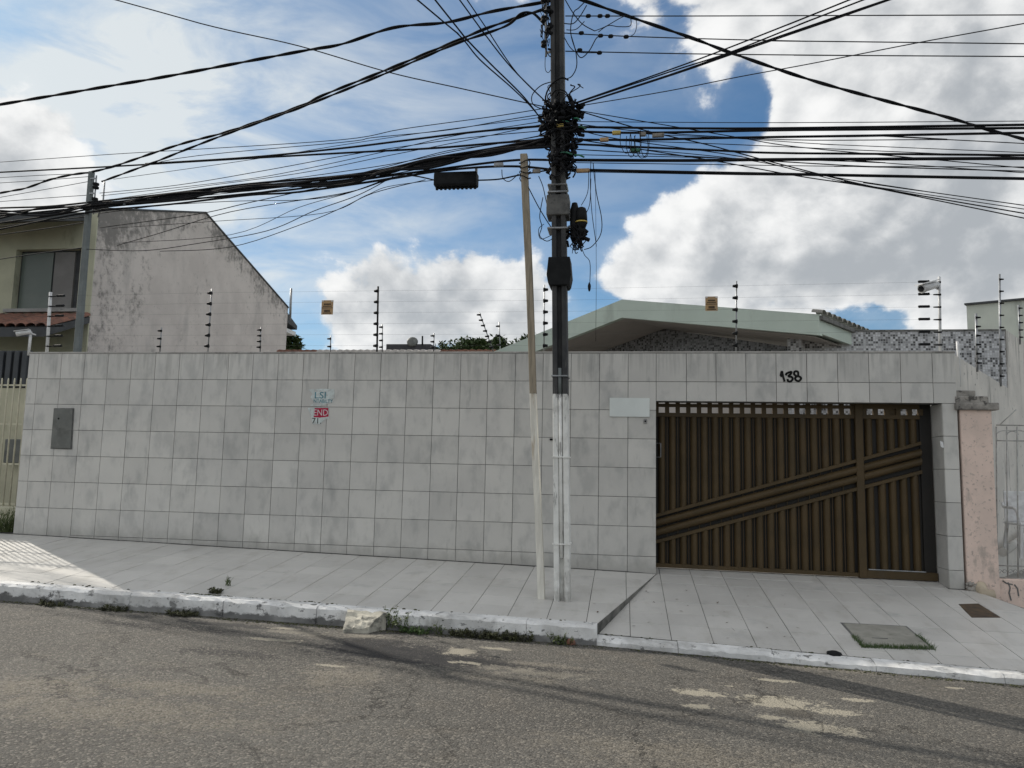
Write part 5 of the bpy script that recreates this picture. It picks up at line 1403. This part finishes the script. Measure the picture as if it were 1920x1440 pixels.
def tree(px, py, Y, w, h, label, n, ls, seed):
    random.seed(seed)
    c_ = W(px, py, Y); o = thing('tree', (c_.x, Y, .2), label, 'tree', 'trees behind the rear wall')
    tk = MB(); top = Vector((c_.x, Y, c_.z))
    tk.tube([Vector((c_.x+.1, Y, .2)), Vector((c_.x-.05, Y, c_.z*.5)), top], .13, 8, .05)
    cr_ = MB()
    cl = []
    for i in range(16):
        a, rr = random.uniform(0, 6.28), math.sqrt(random.random())
        q = top+Vector((math.cos(a)*rr*w, math.sin(a)*rr*w*.7, random.uniform(-.9, .75)*h*math.sqrt(1.05-rr*rr)))
        cl.append((q, random.uniform(.25, .45)*min(w, h*1.6)))
        tk.tube([top+Vector((0, 0, -h*.8)), top.lerp(q, .6), q], .035, 5, .012)
    for i in range(n):
        q, s_ = random.choice(cl)
        v = Vector((random.gauss(0, 1), random.gauss(0, 1), random.gauss(0, .7))); v = v.normalized()*s_*random.uniform(.5, 1.1)
        d = Vector((random.gauss(0, 1), random.gauss(0, 1), random.gauss(-.2, .6)))
        cr_.leaf(q+v, d, ls*random.uniform(.7, 1.3), ls*.5, Vector((random.gauss(0, .5), random.gauss(0, .5), 1)))
    obj('trunk', tk, M['bark'], o); obj('crown', cr_, M['tree_leaf'], o)
tree(880, 660, 16, 1.0, .46, 'dark green tree top left of the leaning fence post', 2600, .16, 3)
tree(965, 655, 17, 1.05, .50, 'dark green tree top touching the mint roof slope', 2600, .16, 4)
tree(915, 648, 18, .7, .35, 'dark green tree top behind the leaning fence post', 1800, .16, 9)
tree(543, 645, 18, .45, .45, 'dark green tree crown beside the gable end', 2000, .15, 5)
random.seed(21)

# ------------------------------------------------------------------ pavement furniture and weeds
cv = thing('manhole_cover', G(1665, 1192, DWP), 'square sunken concrete inspection cover fringed with grass', 'cover')
cpx = [(1577, 1168), (1699, 1174.5), (1752, 1218), (1619, 1214)]
cq = [G(px, py, DWP) for px, py in cpx]; cen = sum(cq, Vector())/4
def sc_(q, k, dz): return [cen+(p_-cen)*k+Vector((0, 0, dz)) for p_ in q]
obj('rim', MB().prism(sc_(cq, 1.02, -.01), (0, 0, .0125)), M['grout'], cv)
obj('cover_plate', MB().prism(sc_(cq, .955, -.008), (0, 0, .014)), M['cover'], cv, bevel=.003)
hq = G(1650, 1198, DWP); obj('lift_slot', MB().box((hq.x-.07, hq.y-.008, hq.z+.004), (hq.x+.07, hq.y+.008, hq.z+.009)), M['grout'], cv)
rq = [G(px, py, DWP) for px, py in [(1797, 1133), (1835, 1132), (1876, 1158), (1822, 1158)]]; 
tag(obj('rusty_cover', MB().prism([p_+Vector((0, 0, -.01)) for p_ in rq], (0, 0, .0135)), M['rust'], bevel=.002), 'small rusty brown cover in the driveway tiles', 'cover')

def weed(c_, n, h, sp, mt, label, cat='weed', group='weeds along the kerb', name='weed_clump', broad=True, dirs=None):
    mb = MB()
    for i in range(n):
        a = random.uniform(0, 6.28); rr = sp*math.sqrt(random.random())
        q = Vector(c_)+Vector((math.cos(a)*rr, math.sin(a)*rr*.6, 0))
        d = Vector((random.gauss(0, .5), random.gauss(-.15, .4), 1)).normalized()
        hh = h*random.uniform(.4, 1.1)
        if broad and random.random() < .5:
            mb.tube([q, q+d*hh*.5, q+d*hh], .0025, 3)
            for k in range(7):
                b_ = q+d*hh*random.uniform(.3, 1)
                v = Vector((random.gauss(0, 1), random.gauss(0, 1), random.gauss(.2, .5)))
                mb.leaf(b_, v, random.uniform(.018, .042), random.uniform(.012, .022), (random.gauss(0, .3), random.gauss(0, .3), 1))
        else:
            m_ = q+d*hh*.6; t2 = q+d*hh+Vector((random.gauss(0, .3), random.gauss(0, .3), -.1))*hh*.5
            s_ = Vector((.003, .002, 0)); mb.face([q-s_, q+s_, m_+s_*.7, t2, m_-s_*.7])
    return tag(obj(name, mb, M[mt], origin=c_), label, cat, group)
KF = KY-.19
def kf(px): # point at the foot of the kerb face below a pixel column
    p_ = W(px, 1150, KF); return Vector((p_.x, KF, pz(RDP, p_.x, KF)))
weed(kf(745)+Vector((0, .03, .03)), 42, .15, .12, 'leaf', 'tallest green weed clump right of the broken concrete block')
weed(kf(728)+Vector((0, .05, .08)), 14, .17, .05, 'leaf', 'green weed growing against the concrete block')
weed(kf(826), 12, .20, .04, 'leaf', 'thin upright weed standing alone by the kerb')
weed(kf(780), 80, .07, .16, 'grass', 'low green weed patch between block and upright weed')
for px, w_ in ((870, 'first'), (905, 'second'), (940, 'third'), (975, 'last')): weed(kf(px), 70, .085, .13, 'moss', w_+' low dry weed tuft in the row right of the upright weed')
weed(kf(1055), 40, .10, .10, 'leaf', 'small weed tuft by the kerb end')
for px, n, w_ in ((100, 60, 'leftmost'), (215, 70, 'middle'), (345, 80, 'rightmost')): weed(kf(px)+Vector((0, -.02, 0)), n, .05, .16, 'moss', w_+' of three mossy tufts below the left kerb')
cgap = G(405, 1112, SWP); weed(cgap, 60, .05, .07, 'moss', 'flat weed tuft at a pavement joint by the kerb')
cgap = G(428, 1098, SWP); weed(cgap, 10, .13, .03, 'leaf', 'single weed sprig in a pavement joint')
cgap = W(14, 1000, .12); weed(Vector((-.38, .10, pz(SWP, -.38, .1))), 150, .38, .16, 'leaf', 'yellow green bush at the left wall foot', 'plant', 'plants by the wall')
for k, (a_, b_) in enumerate(((3, 2), (2, 3))): pass
gm_ = MB()
e0_, e1_ = cq[3], cq[2]; e2_ = cq[1]
for i in range(1100):
    u = random.random()
    base = e0_.lerp(e1_, u) if i < 800 else (e1_.lerp(e2_, random.random()*.55) if i < 950 else e0_.lerp(cq[0], random.random()*.4))
    q = base+Vector((random.gauss(0, .012), random.gauss(.012, .018), .0)); q.z = pz(DWP, q.x, q.y)
    h = random.uniform(.015, .05); d = Vector((random.gauss(0, .4), random.gauss(-.2, .4), 1)); s_ = Vector((.0022, .001, 0))
    gm_.face([q-s_, q+s_, q+d*h])
tag(obj('grass', gm_, M['grass'], origin=tuple(cen)), 'short green grass round the inspection cover', 'grass', kind='stuff')
# dirt and moss at the kerb foot
gd = MB()
for i in range(2600):
    xx = random.uniform(-1, 13)
    if xx < 8: yy = KF-abs(random.gauss(0, .05))
    else: yy = dry(xx)-.19-abs(random.gauss(0, .035))
    dens_ = .5+.5*math.sin(xx*2.1)*math.sin(xx*.77+1)
    if random.random() > dens_+.15: continue
    q = Vector((xx, yy, pz(RDP, xx, yy))); s_ = random.uniform(.004, .014)
    gd.lathe(q, [(s_, -.002), (s_*.8, s_*.35), (s_*.2, s_*.6)], 5, (random.gauss(0, .2), random.gauss(0, .2), 1))
for i in range(260):
    xx = random.choice((random.uniform(2.0, 8.0), random.uniform(3.8, 5.4), random.gauss(4.1, .12), random.uniform(8.1, 12.6)))
    if xx < 8.05: q = Vector((xx, KY+random.gauss(.0, .012), 0)); q.z = pz(SWP, q.x, q.y)
    else: q = Vector((xx, dry(xx)+.02+random.gauss(0, .01), 0)); q.z = pz(DWP, q.x, q.y)-.004
    s_ = random.uniform(.005, .014); gd.lathe(q, [(s_*1.6, -.002), (s_, s_*.4), (s_*.3, s_*.6)], 5, (random.gauss(0, .2), random.gauss(0, .2), 1))
tag(obj('dirt', gd, M['moss'], origin=(4, KF, 0)), 'dark dirt crumbs along the kerb foot', 'dirt', kind='stuff')
lt = MB()
for i in range(34):
    px, py = random.uniform(1085, 1500), random.uniform(1105, 1200)
    pl = SWP if px < 1130 else DWP
    q = G(px, py, pl)
    if q.y < KY+.05: continue
    v = Vector((random.gauss(0, 1), random.gauss(0, 1), .15)); lt.leaf(q+Vector((0, 0, .005)), v, random.uniform(.02, .05), random.uniform(.012, .024), (0, 0, 1))
tag(obj('leaf_litter', lt, M['leaf_litter'], origin=tuple(G(1200, 1140, DWP))), 'scattered dry leaf bits on the tiles', 'litter', kind='stuff')
# broken concrete wedge at the kerb
bk_ = MB()
P8 = [W(646, 1140, KY-.15), W(716, 1136, KY-.13), W(722, 1140, KY-.15), W(712, 1160, KY-.42), W(655, 1168, KY-.40)]
x0, x1 = kf(652).x, kf(718).x
zt_ = pz(SWP, x0, KY); zr = pz(RDP, x0, KF)
top = [(x0-.02, KY-.155, zt_-.01), (x1+.02, KY-.155, zt_-.015), (x1-.10, KY-.40, zt_-.125), (x0+.05, KY-.43, zt_-.135)]
n = 6; vs = []
def blend(u, v):
    a = Vector(top[0]).lerp(Vector(top[1]), u); b_ = Vector(top[3]).lerp(Vector(top[2]), u); return a.lerp(b_, v)
grid = [[blend(i/n, j/n)+Vector((random.uniform(-.012, .012), random.uniform(-.012, .012), random.uniform(-.014, .010))) for j in range(n+1)] for i in range(n+1)]
for i in range(n):
    for j in range(n): bk_.face([grid[i][j], grid[i][j+1], grid[i+1][j+1], grid[i+1][j]])
loop_ = [grid[i][0] for i in range(n)]+[grid[n][j] for j in range(n)]+[grid[i][n] for i in range(n, 0, -1)]+[grid[0][j] for j in range(n, 0, -1)]
for i in range(len(loop_)):
    p_, q_ = loop_[i], loop_[(i+1) % len(loop_)]
    bk_.face([p_, q_, Vector((q_.x+.0, q_.y-.015, zr-.03)), Vector((p_.x, p_.y-.015, zr-.03))])
tag(obj('concrete_block', bk_, M['cream_concrete']), 'broken cream concrete wedge jutting from the kerb', 'concrete block')
rb = kf(655)
for i, (px, py) in enumerate(((640, 1186), (1070, 1208), (750, 1180))):
    c_ = G(px, py, RDP)
    if i == 2:
        tag(obj('wrapper', MB().prism([c_+Vector((-.05, -.02, .005)), c_+Vector((.04, -.03, .012)), c_+Vector((.05, .02, .02)), c_+Vector((-.03, .03, .025))], (0, .004, .004)), M['pink_litter']), 'crumpled pink wrapper in the gutter weeds', 'litter')
    elif i == 1:
        s_ = .045
        tag(obj('brick_scrap', MB().lathe(c_, [(s_, -.01), (s_*1.1, .02), (s_*.7, .045), (s_*.2, .05)], 6), M['terracotta']), 'broken red brick scrap by the kerb end', 'brick scrap')
c_ = G(1565, 1228, (DWP[0], DWP[1], DWP[2]))
tag(obj('black_rag', MB().lathe(c_+Vector((0, .02, 0)), [(.075, -.01), (.06, .02), (.03, .03)], 7), M['black']), 'small black lump on the low driveway kerb', 'litter')
